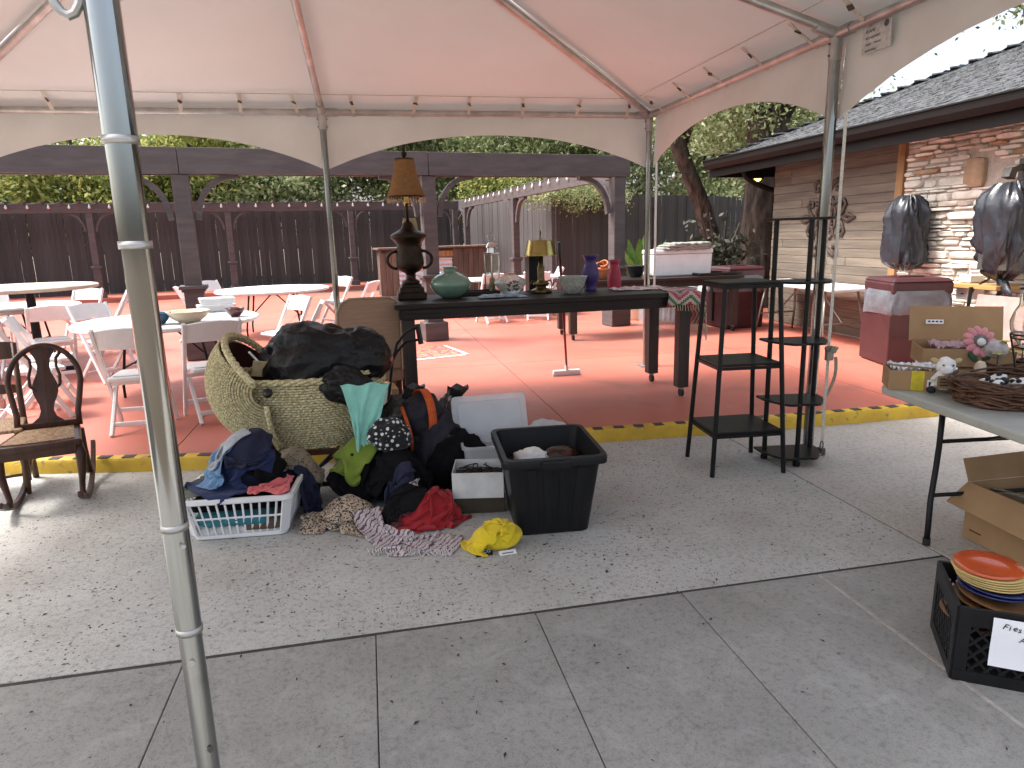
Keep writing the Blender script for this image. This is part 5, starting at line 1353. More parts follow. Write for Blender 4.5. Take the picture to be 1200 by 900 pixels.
# ------------------------------------------------------------------ folding table at the right with its load
def fp_(px, y, z=.7465): return (XY(px,y,z+.05), y, z)
FT = Vector((2.977,2.245,0)); fr_ = -.12; TZ2 = .7465
def ft(x, y, z=TZ2): q = Matrix.Rotation(fr_,4,'Z') @ Vector((x,y,0)); return (FT.x+q.x, FT.y+q.y, z)
t = thing('folding_table', 'grey plastic folding table with bent black legs and wicker basket', 'table', FT, fr_)
def rrect(w_, d_, r, n=8):
    o = []
    for cx, cy, a0 in ((w_/2-r,d_/2-r,0),(-w_/2+r,d_/2-r,pi/2),(-w_/2+r,-d_/2+r,pi),(w_/2-r,-d_/2+r,1.5*pi)):
        for i in range(n+1): a = a0+pi/2*i/n; o.append((cx+r*cos(a), cy+r*sin(a)))
    return o
MB().prism(rrect(.76,1.83,.07), .700, .745).build('table_top', M['grey_plastic'], t, bevel=.010)
for q in (1,-1):
    for s in (-1,1):
        MB().tube([(s*.335,q*.46,.004),(s*.335,q*.46,.10),(s*.315,q*.49,.22),(s*.27,q*.535,.38),(s*.262,q*.54,.50),(s*.262,q*.54,.70)], .0145, 10).build('leg', M['black_metal'], t, smooth=True)
        MB().tube([(s*.335,q*.46,.0),(s*.335,q*.46,.035)], .0185, 10).build('foot_cap', M['rubber'], t)
    MB().tube([(-.305,q*.497,.25),(.305,q*.497,.25)], .011, 8).build('cross_bar', M['black_metal'], t)
    MB().tube([(-.262,q*.54,.52),(.262,q*.54,.52)], .011, 8).build('cross_bar', M['black_metal'], t)
    MB().bar((0,q*.54,.52),(0,q*.16,.69),.03,.012).build('folding_brace', M['black_metal'], t)
    MB().tube([(-.24,q*.54,.66),(.24,q*.54,.66)], .013, 8).build('hinge_bar', M['black_metal'], t)
for s in (-1,1): MB().bar((s*.28,-.8,.692),(s*.28,.8,.692),.03,.016).build('frame_rail', M['black_metal'], t)
M['yellow_tape'] = mat('yellow_tape', (.62,.50,.03), .4, scale=20); M['clearfilm'] = mat('clear_film', (.75,.72,.72), .2, c2=(.55,.52,.52), scale=20, trans=.4, bump=.8, bscale=30)
M['pink_tissue'] = mat('pink_tissue', (.62,.42,.44), .8, c2=(.5,.32,.35), scale=16, bump=.4, transl=.2)
M['petal'] = mat('pink_petal', (.62,.26,.28), .85, c2=(.50,.19,.21), scale=12, sheen=.3); M['grey_felt'] = mat('grey_felt', (.16,.15,.15), .9, scale=25)
M['leafgreen'] = mat('felt_leaf', (.03,.07,.035), .9, scale=20); M['whiteplush'] = mat('white_plush', (.72,.71,.68), .85, c2=(.62,.60,.57), scale=20, bump=.3)
def open_box(t, w_, d_, h, th=.006, m='card'):
    for a, b in (((-w_/2,-d_/2,0),(w_/2,-d_/2+th,h)),((-w_/2,d_/2-th,0),(w_/2,d_/2,h)),((-w_/2,-d_/2+th,0),(-w_/2+th,d_/2-th,h)),((w_/2-th,-d_/2+th,0),(w_/2,d_/2-th,h))):
        MB().lohi(a,b).build('side', M[m], t)
    MB().lohi((-w_/2+th,-d_/2+th,0),(w_/2-th,d_/2-th,th)).build('bottom', M[m], t)
def wad(t, w_, d_, z, amp, m, seed, name='tissue', n=28, f=11):
    MB().grid([[(w_*(i/n-.5), d_*(j/n-.5), z+amp*ridge(i/n*f*w_*4+seed,j/n*f*d_*4,seed)+amp*.5*nz(i*.4,j*.4,seed)) for j in range(n+1)] for i in range(n+1)]).build(name, M[m], t, smooth=True)
# low carton with yellow tape
yb = thing('taped_carton', 'low cardboard carton with yellow tape and torn clear film', 'box', fp_(1078,3.06), fr_-.42)
open_box(yb, .33, .19, .105)
MB().lohi((-.06,-.0975,.0),(.0,-.0952,.106)).build('tape_strip', M['yellow_tape'], yb)
MB().lohi((.015,-.0972,.02),(.12,-.0952,.06)).build('shipping_label', M['paper'], yb)
for k in range(5): MB().lohi((.022+.018*k,-.0985,.028+.01*(k % 2)),(.030+.018*k,-.0972,.05)).build('print', M['ink'], yb)
wad(yb, .30, .16, .09, .035, 'clearfilm', 3, 'clear_film')
MB().bar((-.17,-.09,.135),(.26,-.07,.10),.012,.008).build('lid_edge', M['card_in'], yb)
# flower carton
fbx = thing('flower_carton', 'open cardboard carton holding a plush pink flower and tissue', 'box', fp_(1124,3.17,TZ2+.002), fr_-.40)
MB().box((0,.0,.045),(.34,.20,.085)).build('carton_below', M['card'], fbx, bevel=.003)
for a, b in (((-.22,-.13,.09),(.22,-.124,.185)),((-.22,.124,.09),(.22,.13,.20)),((-.22,-.124,.09),(-.214,.124,.185)),((.214,-.124,.09),(.22,.124,.185)),((-.214,-.124,.09),(.214,.124,.095))): MB().lohi(a,b).build('side', M['card'], fbx)
MB().bar((0,.135,.19),(0,.19,.385),.47,.005,up=(0,-1,.3)).build('raised_flap', M['card'], fbx)
MB().bar((-.155,.142,.30),(-.065,.142,.30),.002,.025,up=(0,.2,1)).build('label', M['paper'], fbx)
for k in range(4): MB().bar((-.145+.02*k,.140,.302),(-.133+.02*k,.140,.302),.002,.008,up=(0,.2,1)).build('print', M['ink'], fbx)
wad(fbx, .30, .22, .175, .028, 'pink_tissue', 5)
pfl = thing('plush_flower', 'plush pink daisy with grey centre leaning in the carton', 'toy', fp_(1150,3.06,TZ2+.225), fr_-.1, tilt=(radians(62),0))
for k in range(12):
    a = 2*pi*k/12; q = bag_mesh(.030,.019,.014,k,.03,-1,16,10); q.xf(Matrix.Rotation(a,4,'Z') @ Matrix.Translation((.062,0,0))); q.build('petal', M['petal'], pfl, smooth=True)
MB().lathe([(0,.022),(.03,.018),(.044,.004),(.042,-.012),(0,-.016)], 20).build('centre', M['grey_felt'], pfl, smooth=True)
bag_mesh(.022,.022,.014,2,.05,-1,16,10).xf(Matrix.Translation((-.008,-.008,.022))).build('face_patch', M['whiteplush'], pfl, smooth=True)
for s in (-1,0.4): bag_mesh(.035,.018,.008,3,.03,-1,14,8).xf(Matrix.Translation((s*.055,-.085,0)) @ Matrix.Rotation(s,4,'Z')).build('leaf', M['leafgreen'], pfl, smooth=True)
wp = bag_mesh(.07,.055,.05,12,.12,-1,30,20).build('white_wrap', M['clearfilm'], None, smooth=True, loc=fp_(1168,3.02,TZ2+.185)); tag(wp, 'wad of clear wrapping beside the plush flower', 'wrapping')
# cow ornament holding a small board
cw = thing('cow_ornament', 'white cow head ornament with small wooden board and black feet', 'ornament', fp_(1106,2.91), fr_-.35)
bag_mesh(.045,.04,.042,4,.02,-1,24,16).xf(Matrix.Translation((0,0,.145))).build('head', M['whiteplush'], cw, smooth=True)
bag_mesh(.030,.028,.024,5,.02,-1,20,12).xf(Matrix.Translation((-.006,-.038,.128))).build('muzzle', M['whiteplush'], cw, smooth=True)
for s in (-1,1):
    bag_mesh(.024,.010,.014,6,.02,-1,14,8).xf(Matrix.Translation((s*.050,0,.168)) @ Euler((0,-s*.5,0)).to_matrix().to_4x4()).build('ear', M['shade_cream'], cw, smooth=True)
    MB().lathe([(0,-.006),(.006,0),(0,.006)],8).xf(Matrix.Translation((s*.022,-.040,.152))).build('eye', M['ink'], cw)
    MB().tube([(s*.03,0,.10),(s*.062,-.02,.07)], .011, 8).build('arm', M['whiteplush'], cw)
    bag_mesh(.020,.026,.018,7,.05,-.9,14,8).xf(Matrix.Translation((s*.062,-.02,.020))).build('foot', M['ink'], cw, smooth=True)
    MB().tube([(s*.03,.01,.06),(s*.06,-.01,.025)], .011, 8).build('leg', M['whiteplush'], cw)
MB().lathe([(.03,.02),(.048,.05),(.045,.09),(.03,.12)], 16).build('body', M['whiteplush'], cw, smooth=True)
bd = MB().box((0,-.052,.068),(.095,.008,.062)).build('board', M['card_in'], cw, bevel=.002)
for k, y in enumerate((.084,.068,.052)): MB().lohi((-.036,-.0575,y-.003),(.030-.012*(k % 2),-.0562,y+.003)).build('print', M['ink'], bd)
# twig basket with figurines
def twig_basket(label, loc, R, h, seed, tilt=(0,0)):
    t = thing('twig_basket', label, 'basket', loc, 0, tilt=tilt); rg = random.Random(seed)
    for k in range(46):
        z = h*rg.random(); r = R*(.74+.26*(z/h)**.7)+rg.uniform(-.012,.010); ph = rg.uniform(0,6.28); sp = rg.uniform(2.2,5.6); w1 = rg.uniform(.008,.02)
        n = 30; pts = [((r+w1*.5*sin(a*5+ph))*cos(a), (r+w1*.5*sin(a*5+ph))*sin(a), max(.008, z+w1*sin(a*3+ph*2)+.012*(i/n-.5))) for i, a in enumerate([ph+sp*i/n for i in range(n+1)])]
        MB().tube(pts, rg.uniform(.0045,.0075), 5).build('twig', M['basketweave'], t, smooth=True)
    MB().lathe([(0,.006),(R*.78,.006),(R*.74,.012),(R*.93,h*.8)], 24, cap=False).build('basket_liner', M['basketweave'], t)
    MB().lathe([(0,h*.55),(R*.86,h*.55)], 24, cap=False).build('packing', M['grey_felt'], t)
    return t
tb = fp_(1172,2.66); twig_basket('round dark twig basket full of black and white figurines', tb, .21, .125, 5)
for k, (a, b, c, lab) in enumerate(((-.10,-.06,.3,'small spotted cow figurine at the near side of the twig basket'),(-.02,-.10,1.2,'small spotted cow figurine lying flat in the twig basket'),(.06,-.07,-.5,'small spotted cow figurine with red ribbon in the basket'),(.02,.03,2.2,'small spotted cow figurine at the back of the basket'))):
    g = thing('cow_figurine', lab, 'figurine', (tb[0]+a, tb[1]+b, TZ2+.085), c, tilt=(.3,.2*k))
    bag_mesh(.045,.024,.026,k+20,.02,-1,20,12).xf(Matrix.Translation((0,0,.025))).build('body', M['whiteplush'], g, smooth=True)
    bag_mesh(.022,.018,.018,k+30,.02,-1,16,10).xf(Matrix.Translation((.052,0,.04))).build('head', M['whiteplush'] if k % 2 else M['ink'], g, smooth=True)
    for q in range(3): bag_mesh(.014,.012,.010,k+q,.02,-1,12,8).xf(Matrix.Translation((-.025+.025*q,(-1)**q*.016,.040))).build('spot', M['ink'], g, smooth=True)
    if k == 2: MB().tube([(.035+.02*cos(a_),.022*sin(a_),.035) for a_ in [2*pi*i/14 for i in range(14)]], .005, 5, closed=True).build('ribbon', M['redvase'], g)
eg = bag_mesh(.028,.028,.045,2,.02,-1,16,12).build('painted_egg', M['cream_cer'], None, smooth=True, loc=fp_(1150,2.88,TZ2+.12)); tag(eg, 'cream and brown egg-shaped ornament behind the twig basket', 'ornament')
wb = fp_(1187,2.93); twig_basket('small twig basket holding yellow silk flowers', wb, .13, .13, 8)
M['yellowpetal'] = mat('yellow_petal', (.62,.52,.04), .8, scale=20)
for k, (a, b, z) in enumerate(((-.05,-.04,.20),(.03,-.06,.22),(.07,.02,.20),(-.01,.05,.24),(-.08,.03,.18))):
    g = thing('silk_flower', 'yellow silk flower standing in the small twig basket', 'flower', (wb[0]+a, wb[1]+b, TZ2+.05), k, group='yellow silk flowers in the small basket')
    MB().tube([(0,0,0),(.005,0,z-.06)], .003, 5).build('stem', M['leafgreen'], g)
    for q in range(6):
        an = q*pi/3; mb = MB(); leaf(mb, (.005,0,z-.06), (.005+.035*cos(an),.035*sin(an),z-.045), .010, .01, 4); mb.build('petal', M['yellowpetal'], g, smooth=True)
# glass hurricane on black wire stand
hs_ = thing('hurricane_vase', 'clear glass hurricane vase on a black wire stand', 'vase', fp_(1196,2.78), 0)
MB().lathe([(.0,.24),(.03,.245),(.055,.28),(.075,.33),(.080,.37),(.065,.42),(.05,.45),(.05,.53),(.052,.53),(.046,.528),(.046,.45),(.062,.42),(.075,.37),(.07,.33),(.05,.285),(.025,.255)], 28, cap=False).build('glass', M['clear'], hs_, smooth=True)
for z, r in ((.305,.070),(.285,.062),(.24,.05)): MB().tube([(r*cos(a),r*sin(a),z) for a in [2*pi*i/28 for i in range(28)]], .004, 6, closed=True).build('wire_ring', M['black_metal'], hs_)
MB().tube([(.052*cos(a),.052*sin(a),.53) for a in [2*pi*i/28 for i in range(28)]], .004, 6, closed=True).build('rim_band', M['black_metal'], hs_)
for k in range(3):
    a = k*2.1+.4; MB().tube([(.07*cos(a),.07*sin(a),.305),(.045*cos(a),.045*sin(a),.2),(.03*cos(a),.03*sin(a),.12),(.075*cos(a),.075*sin(a),.006)], .005, 6).build('stand_leg', M['black_metal'], hs_, smooth=True)
# plank on a white bracket fixed low on the stone wall
t = thing('wall_shelf', 'short yellow plank shelf on white bracket at the stone wall', 'shelf', (WX-.06,6.10,.90))
MB().lohi((-.30,-.36,.03),(-.02,.22,.075)).build('plank', mat('pine', (.46,.26,.09), .6, scale=4, stretch=(3,.4,3)), t, bevel=.005)
MB().lohi((-.22,.05,-.10),(-.0,.20,.026)).build('bracket', M['white_resin'], t, bevel=.01)
MB().lohi((-.20,.05,.08),(-.02,.20,.16)).build('switch_box', M['white_resin'], t, bevel=.01)
t = thing('pink_panel', 'pale pink board on black stand leaning by the stone wall', 'board', (WX-.35,5.72,ZP))
MB().box((0,0,.52),(.03,.50,.52),rot=(0,.12,0)).build('board_panel', mat('pale_pink', (.48,.30,.27), .8, scale=5), t, bevel=.004)
MB().tube([(-.06,.31,.004),(-.02,.30,.85)], .018, 8).build('upright', M['black_metal'], t); MB().tube([(-.06,-.2,.004),(-.02,-.2,.30)], .012, 8).build('upright', M['black_metal'], t)

# ------------------------------------------------------------------ milk crate with plates
M['crate'] = mat('crate_black', (.009,.009,.010), .42, c2=(.014,.014,.015), scale=10, spec=.25)
mc0 = Vector((1.955,1.815,0)); cr = -.585
crt = thing('milk_crate', 'black plastic milk crate filled with stacked plates', 'crate', mc0, cr)
cw_, cd_, chh = .42, .36, .285
def wall_grid(t, o, d, L_, nrm):
    o = Vector(o); d = Vector(d); nrm = Vector(nrm)
    mb = MB()
    for z, h in ((.022,.044),(.245,.05),(.278,.016)): mb.bar(o+d*.0+Vector((0,0,z)), o+d*L_+Vector((0,0,z)), .014, h)
    for q in (0.02,L_-.02): mb.bar(o+d*q+Vector((0,0,.045)), o+d*q+Vector((0,0,.22)), .014, .04, up=d)
    mb.build('side_frame', M['crate'], t)
    g = MB(); n = 9; zb, zt_ = .045, .22; H_ = zt_-zb
    for k in range(-3, n+1):
        for s in (1,-1):
            q0 = L_*k/n; q1 = q0+H_*.9
            a0, a1 = (q0, q1)
            z0, z1 = (zb, zt_) if s > 0 else (zt_, zb)
            lo_, hi_ = .04, L_-.04
            def clip(qa, za, qb, zb_):
                if qa < lo_: za = za+(zb_-za)*(lo_-qa)/(qb-qa); qa = lo_
                if qb > hi_: zb_ = za+(zb_-za)*(hi_-qa)/(qb-qa); qb = hi_
                return qa, za, qb, zb_
            if a1 < lo_+.01 or a0 > hi_-.01: continue
            qa, za, qb, zc = clip(a0, z0, a1, z1)
            g.bar(o+d*qa+Vector((0,0,za))+nrm*.001*s, o+d*qb+Vector((0,0,zc))+nrm*.001*s, .008, .009)
    g.build('lattice', M['crate'], t)
wall_grid(crt, (0,0,0), (1,0,0), cw_, (0,-1,0)); wall_grid(crt, (0,.0,0), (0,1,0), cd_, (-1,0,0)); wall_grid(crt, (0,cd_,0), (1,0,0), cw_, (0,1,0)); wall_grid(crt, (cw_,0,0), (0,1,0), cd_, (1,0,0))
MB().lohi((.008,.008,.004),(cw_-.008,cd_-.008,.012)).build('floor', M['crate'], crt)
R2 = Matrix.Rotation(cr,4,'Z')
def incrate(x, y, z): q = R2 @ Vector((x,y,0)); return (mc0.x+q.x, mc0.y+q.y, z)
def plate(name, label, x, y, z, r, m, h=.022, tilt=(0,0), cat='plate', grp=None):
    o = MB().lathe([(r*.55,0),(r*.6,.003),(r*.97,h*.8),(r,h),(r*.985,h+.003),(r*.62,.008),(0,.007)], 36, cap=False).build(name, m, None, smooth=True, loc=incrate(x,y,z)); o.rotation_euler = (tilt[0],tilt[1],0)
    return tag(o, label, cat, grp)
M['charger'] = mat('brown_charger', (.17,.085,.035), .4, c2=(.11,.05,.02), scale=12); M['orange_gl'] = mat('orange_glaze', (.56,.085,.015), .15, c2=(.48,.065,.012), scale=4, coat=.5)
M['yellow_gl'] = mat('yellow_glaze', (.58,.43,.16), .2, scale=6, coat=.4); M['cobalt'] = mat('cobalt_glaze', (.012,.018,.11), .15, scale=6, coat=.5)
px0, py0 = .165, .175
for k in range(5): plate('charger_plate', 'wide brown charger plate beneath the coloured plates', px0+.012*k-.02, py0, .165+.021*k, .165, M['charger'], .018, (0,.01*k), grp='brown charger plates in the milk crate')
for k in range(2): plate('dinner_plate', 'cobalt blue plate between the yellow and brown plates', px0-.015+.006*k, py0+.02, .274+.011*k, .122-.004*k, M['cobalt'], .018, grp='cobalt plates in the milk crate')
for k in range(5): plate('dinner_plate', 'pale yellow plate stacked under the orange plate', px0-.025-.004*k, py0+.03, .297+.0095*k, .115+.001*k, M['yellow_gl'], .018, (.0,.01*(k % 2)), grp='yellow plates in the milk crate')
plate('dinner_plate', 'glossy orange plate on top of the stack in the crate', px0-.042, py0+.035, .346, .112, M['orange_gl'], .017, (.02,-.02))
# handwritten sign
sg = thing('paper_sign', 'handwritten white price sheet taped to the milk crate', 'sign', incrate(.10,-.0135,.085), cr)
rows = [[(.30*i/12, -.006*sin(pi*i/12)*.6+(.002*sin(j)), .185*j/6) for j in range(7)] for i in range(13)]
MB().grid(rows).build('sheet', M['paper'], sg, smooth=True)
Mt = Matrix(((1,0,0,0),(0,0,-1,-.0065),(0,1,0,0),(0,0,0,1)))
rgh = random.Random(12)
for tx, x, z, sz in (('Fiesta ware', .025, .150, .029),('All $', .078, .108, .030)):
    for ch_ in tx:
        if ch_ != ' ':
            S = Matrix.Identity(4); S[0][1] = .22+rgh.uniform(-.08,.08)
            text(sg, 'handwritten_letter', ch_, sz*rgh.uniform(.9,1.12), Mt @ Matrix.Translation((x,z+rgh.uniform(-.003,.003),0)) @ Matrix.Rotation(radians(rgh.uniform(-12,6)),4,'Z') @ S, M['ink'])
        x += sz*(.36 if ch_ in 'itl' else .68 if ch_ in 'wFA' else .55)*(1.15 if ch_ == ' ' else 1); z -= .0012
# cardboard box on the floor under the table
cb = thing('cardboard_box', 'large open cardboard box under the folding table', 'box', (3.19,2.42,0), radians(-2))
w_, d_, h_ = .50, .70, .30
open_box(cb, w_, d_, h_)
fl_ = MB().bar((-w_/2,-d_/2+.01,h_-.005),(-w_/2-.0,d_/2-.01,h_-.005),.004,.004); 
fp = MB(); fp.add([(-w_/2-.003,-d_/2,h_),(-w_/2-.003,d_/2,h_),(-w_/2-.11,d_/2+.01,h_-.10),(-w_/2-.12,-d_/2-.01,h_-.115)], [(0,1,2,3)]); fp.build('flap', M['card'], cb, solid=.005)
fp = MB(); fp.add([(-w_/2,d_/2+.002,h_),(w_/2,d_/2+.002,h_),(w_/2,d_/2+.06,h_+.12),(-w_/2,d_/2+.05,h_+.11)], [(0,1,2,3)]); fp.build('flap', M['card'], cb, solid=.005)
fp = MB(); fp.add([(w_/2+.003,-d_/2,h_),(w_/2+.003,d_/2,h_),(w_/2+.07,d_/2,h_+.16),(w_/2+.07,-d_/2,h_+.16)], [(0,1,2,3)]); fp.build('flap', M['card'], cb, solid=.005)
for k in range(6): MB().lohi((-w_/2-.002,-.16+.028*k,.11),(-w_/2-.0005,-.142+.028*k,.155)).build('print', M['ink'], cb)
MB().lohi((-w_/2-.002,-.15,.085),(-w_/2-.0005,-.03,.093)).build('print', M['ink'], cb); MB().lohi((-w_/2-.002,.24,.05),(-w_/2-.0005,.31,.056)).build('print', M['ink'], cb)
gj = thing('glass_jar', 'clear glass jar lying in the open cardboard box', 'jar', (3.10,2.62,.20), .4, tilt=(radians(90),0))
MB().lathe([(0,-.14),(.06,-.14),(.075,-.12),(.075,.06),(.04,.10),(.04,.14),(.036,.14),(.034,.1),(.07,.055),(.07,-.12)], 24, cap=False).build('glass', M['clear'], gj, smooth=True)
MB().lathe([(0,.15),(.03,.15),(.03,.13),(0,.12)], 16).build('lid', M['white_resin'], gj)
wad(cb, .44, .6, .10, .06, 'paper', 9, 'packing_paper')

# ------------------------------------------------------------------ tote, plastic bin, white box
M['tote'] = mat('tote_black', (.009,.009,.010), .42, c2=(.013,.013,.014), scale=10, bump=.05, spec=.25)
tt = thing('storage_tote', 'large open black plastic storage tote', 'tote', (.915,3.58,0), radians(-4))
def rr_ring(w_, d_, z, r=.05): return [Vector((x,y,z)) for x, y in rrect(w_, d_, r, 6)]
def loft(rings, closed=True):
    mb = MB(); n = len(rings[0]); vs = [v for r in rings for v in r]
    mb.add(vs, [(i*n+k, i*n+(k+1) % n, (i+1)*n+(k+1) % n, (i+1)*n+k) for i in range(len(rings)-1) for k in range(n)]); return mb
B0, B1 = (.40,.44), (.51,.585); ht = .46
def lerp2(t): return (B0[0]+(B1[0]-B0[0])*t, B0[1]+(B1[1]-B0[1])*t)
out = [rr_ring(*lerp2(t), .004+ht*t) for t in (0,.02,.5,.88)]+[rr_ring(B1[0]+.01,B1[1]+.01,ht*.9),rr_ring(B1[0]+.01,B1[1]+.01,ht-.03)]
inn = [rr_ring(lerp2(t)[0]-.012,lerp2(t)[1]-.012,.012+ht*t) for t in (.975,.5,0)]
mb = loft(out+[rr_ring(B1[0]-.012,B1[1]-.012,ht-.028)]+inn); n = len(out[0]); mb.f.append(tuple(range(n-1,-1,-1))); k = len(mb.v)-n; mb.f.append(tuple(range(k,k+n)))
mb.build('tub', M['tote'], tt, auto=35)
rim_ = loft([rr_ring(B1[0]-.005,B1[1]-.005,ht-.045),rr_ring(B1[0]+.05,B1[1]+.05,ht-.045),rr_ring(B1[0]+.055,B1[1]+.055,ht-.012),rr_ring(B1[0]+.045,B1[1]+.045,ht),rr_ring(B1[0]-.005,B1[1]-.005,ht),rr_ring(B1[0]-.01,B1[1]-.01,ht-.03)])
rim_.build('rim', M['tote'], tt, auto=35)
for s in (-1,1): MB().box((0,s*(B1[1]/2+.030),ht-.03),(.16,.03,.045)).build('handle_lug', M['tote'], tt, bevel=.008)
for x in (-.13,-.04,.05,.14):
    MB().bar((x*.8,-B0[1]/2-.004,.03),(x,-B1[1]/2+.008,ht*.86),.05,.008,up=(0,-1,0)).build('rib', M['tote'], tt, bevel=.003)
wad(tt, .44, .50, .29, .04, 'blackbag', 13, 'clothes_inside')
mb = bag_mesh(.10,.07,.05,3,.2,-1,26,16).xf(Matrix.Translation((-.08,.04,.36))); tag(mb.build('white_cloth', M['whiteplush'], None, smooth=True, loc=(.915,3.58,0)), 'crumpled pale cloth inside the black tote', 'cloth')
mb = bag_mesh(.10,.08,.04,8,.25,-1,26,16).xf(Matrix.Translation((.10,.08,.35))); tag(mb.build('brown_shoe', M['walnut'], None, smooth=True, loc=(.915,3.58,0)), 'dark brown leather shoe inside the black tote', 'shoe')
pb = thing('plastic_bin', 'translucent plastic bin with upright lid behind the black tote', 'bin', (.72,4.20,0), radians(-3))
mb = loft([rr_ring(.36,.36,.004),rr_ring(.40,.40,.30),rr_ring(.43,.43,.305),rr_ring(.43,.43,.325),rr_ring(.40,.40,.325),rr_ring(.35,.35,.02)]); mb.f.append(tuple(range(0,n))); mb.build('tub', M['frost'], pb, auto=35)
ld = MB().prism(rrect(.50,.36,.03), -.008, .008).xf(Matrix.Translation((-.0,.10,.40)) @ Euler((radians(72),0,radians(4))).to_matrix().to_4x4()).build('lid', M['frost'], pb, bevel=.004)
MB().prism(rrect(.42,.28,.03), .009, .016).xf(Matrix.Translation((-.0,.10,.40)) @ Euler((radians(72),0,radians(4))).to_matrix().to_4x4()).build('lid_panel', M['frost'], ld, bevel=.004)
lf = MB(); lf.grid([[(.90+.36*(i/14)+.03*sin(j), 4.20+.22*(j/8)+.015*sin(i*.9), .30+.16*sin(pi*i/14)*(1-.3*j/8)+.02*ridge(i*.5,j*.4,2)-.0) for j in range(9)] for i in range(15)])
lb2 = thing('white_bin_liner', 'white plastic liner bundle behind the black tote', 'bag', (1.08,4.22,0))
bag_mesh(.20,.15,.20,6,.12,-.95).xf(Matrix.Translation((0,0,.19))).build('liner_body', M['frost'], lb2, smooth=True)
wbx = thing('white_shoebox', 'open white box of dark sunglasses between clothes and tote', 'box', (.57,3.86,.10), radians(-12))
M['white_card'] = mat('white_card', (.70,.70,.68), .7, scale=6)
open_box(wbx, .30, .26, .155, .005, 'white_card')
MB().lohi((-.145,-.125,.005),(.145,.125,.09)).build('filling', M['blacksatin'], wbx)
rg = random.Random(2)
for k in range(14):
    g = MB(); x, y = rg.uniform(-.10,.10), rg.uniform(-.08,.08); a = rg.uniform(0,3)
    for s in (-1,1): g.tube([(s*.032+.026*cos(q),.020*sin(q),0) for q in [2*pi*i/12 for i in range(12)]], .005, 5, closed=True)
    g.tube([(-.058,0,0),(-.062,.05,.0),(-.058,.11,-.01)], .004, 5); g.tube([(.058,0,0),(.062,.05,.0),(.058,.11,-.01)], .004, 5)
    g.xf(Matrix.Translation((x,y,.105+.02*rg.random())) @ Euler((rg.uniform(-.5,.5),rg.uniform(-.4,.4),a)).to_matrix().to_4x4() @ Matrix.Scale(.8,4)); g.build('sunglasses', M['bronze'] if k % 3 else M['blacksatin'], wbx, smooth=True)
cbx = MB().box((0,0,.048),(.30,.26,.094)).build('flat_carton', mat('dark_carton', (.06,.045,.03), .8, scale=8), None, bevel=.004, loc=(.57,3.87,.002)); cbx.rotation_euler = (0,0,radians(-8)); tag(cbx, 'dark flat carton beneath the white box', 'box')

# ------------------------------------------------------------------ laundry basket
lbk = thing('laundry_basket', 'white slatted plastic laundry basket heaped with clothes', 'basket', (-.775,3.93,0), radians(-5))
Wb, Db, Wt, Dt, Hb = .50, .36, .60, .45, .255
MB().prism(rrect(Wb,Db,.05), .003, .035).build('base', M['white_resin'], lbk, bevel=.008)
mb = loft([rr_ring(Wt-.03,Dt-.03,Hb-.035),rr_ring(Wt,Dt,Hb-.035),rr_ring(Wt+.02,Dt+.02,Hb-.028),rr_ring(Wt+.02,Dt+.02,Hb-.005),rr_ring(Wt,Dt,Hb),rr_ring(Wt-.03,Dt-.03,Hb-.004),rr_ring(Wt-.03,Dt-.03,Hb-.035)]); mb.build('rim', M['white_resin'], lbk, auto=40)
sb_, st_ = rrect(Wb,Db,.05,8), rrect(Wt-.02,Dt-.02,.06,8)
def onring(poly, t):
    L_ = [ (Vector(poly[(i+1) % len(poly)])-Vector(poly[i])).length for i in range(len(poly))]; tot = sum(L_); d = t*tot
    for i, l in enumerate(L_):
        if d <= l: return Vector(poly[i]).lerp(Vector(poly[(i+1) % len(poly)]), d/l)
        d -= l
    return Vector(poly[0])
ns = 42
for k in range(ns):
    a = onring(sb_, k/ns); b = onring(st_, k/ns); MB().bar((a.x,a.y,.03),(b.x,b.y,Hb-.03),.011,.006,up=(a.x,a.y,0)).build('slat', M['white_resin'], lbk)
mid = MB(); 
pts = [Vector((*onring(sb_,q/60),.03)).lerp(Vector((*onring(st_,q/60),Hb-.03)), .52) for q in range(60)]; mid.tube(pts, .006, 5, closed=True); mid.build('middle_band', M['white_resin'], lbk)
for sx in (-1,1):
    for sy in (-1,1):
        MB().bar((sx*(Wb/2-.012),sy*(Db/2-.012),.03),(sx*(Wt/2-.025),sy*(Dt/2-.025),Hb-.03),.055,.012,up=(sx,sy,0)).build('corner_panel', M['white_resin'], lbk)
# ------------------------------------------------------------------ clothes: a height map lets each piece lie on what is below it
HX0, HY0, HS, HN, HM = -1.5, 2.9, .0125, 232, 176
Hm = np.zeros((HN, HM))
gx_, gy_ = np.meshgrid(HX0+HS*np.arange(HN), HY0+HS*np.arange(HM), indexing='ij')
def put_rect(cx, cy, w_, d_, rz, z):
    c, s = cos(rz), sin(rz); u = (gx_-cx)*c+(gy_-cy)*s; v = -(gx_-cx)*s+(gy_-cy)*c
    Hm[(abs(u) < w_/2) & (abs(v) < d_/2)] = np.maximum(Hm[(abs(u) < w_/2) & (abs(v) < d_/2)], z)
put_rect(-.775,3.93,.61,.46,radians(-5),.262)
put_rect(.20,4.45,.36,.30,0,.0)
Hm = np.maximum(Hm, 0)
def put_dome(cx, cy, rx, ry, h, z0=0.0, e=2.2):
    r = np.sqrt(((gx_-cx)/rx)**2+((gy_-cy)/ry)**2); np.copyto(Hm, np.maximum(Hm, np.where(r < 1, z0+h*np.clip(1-r**e, 0, 1)**.6, 0)))
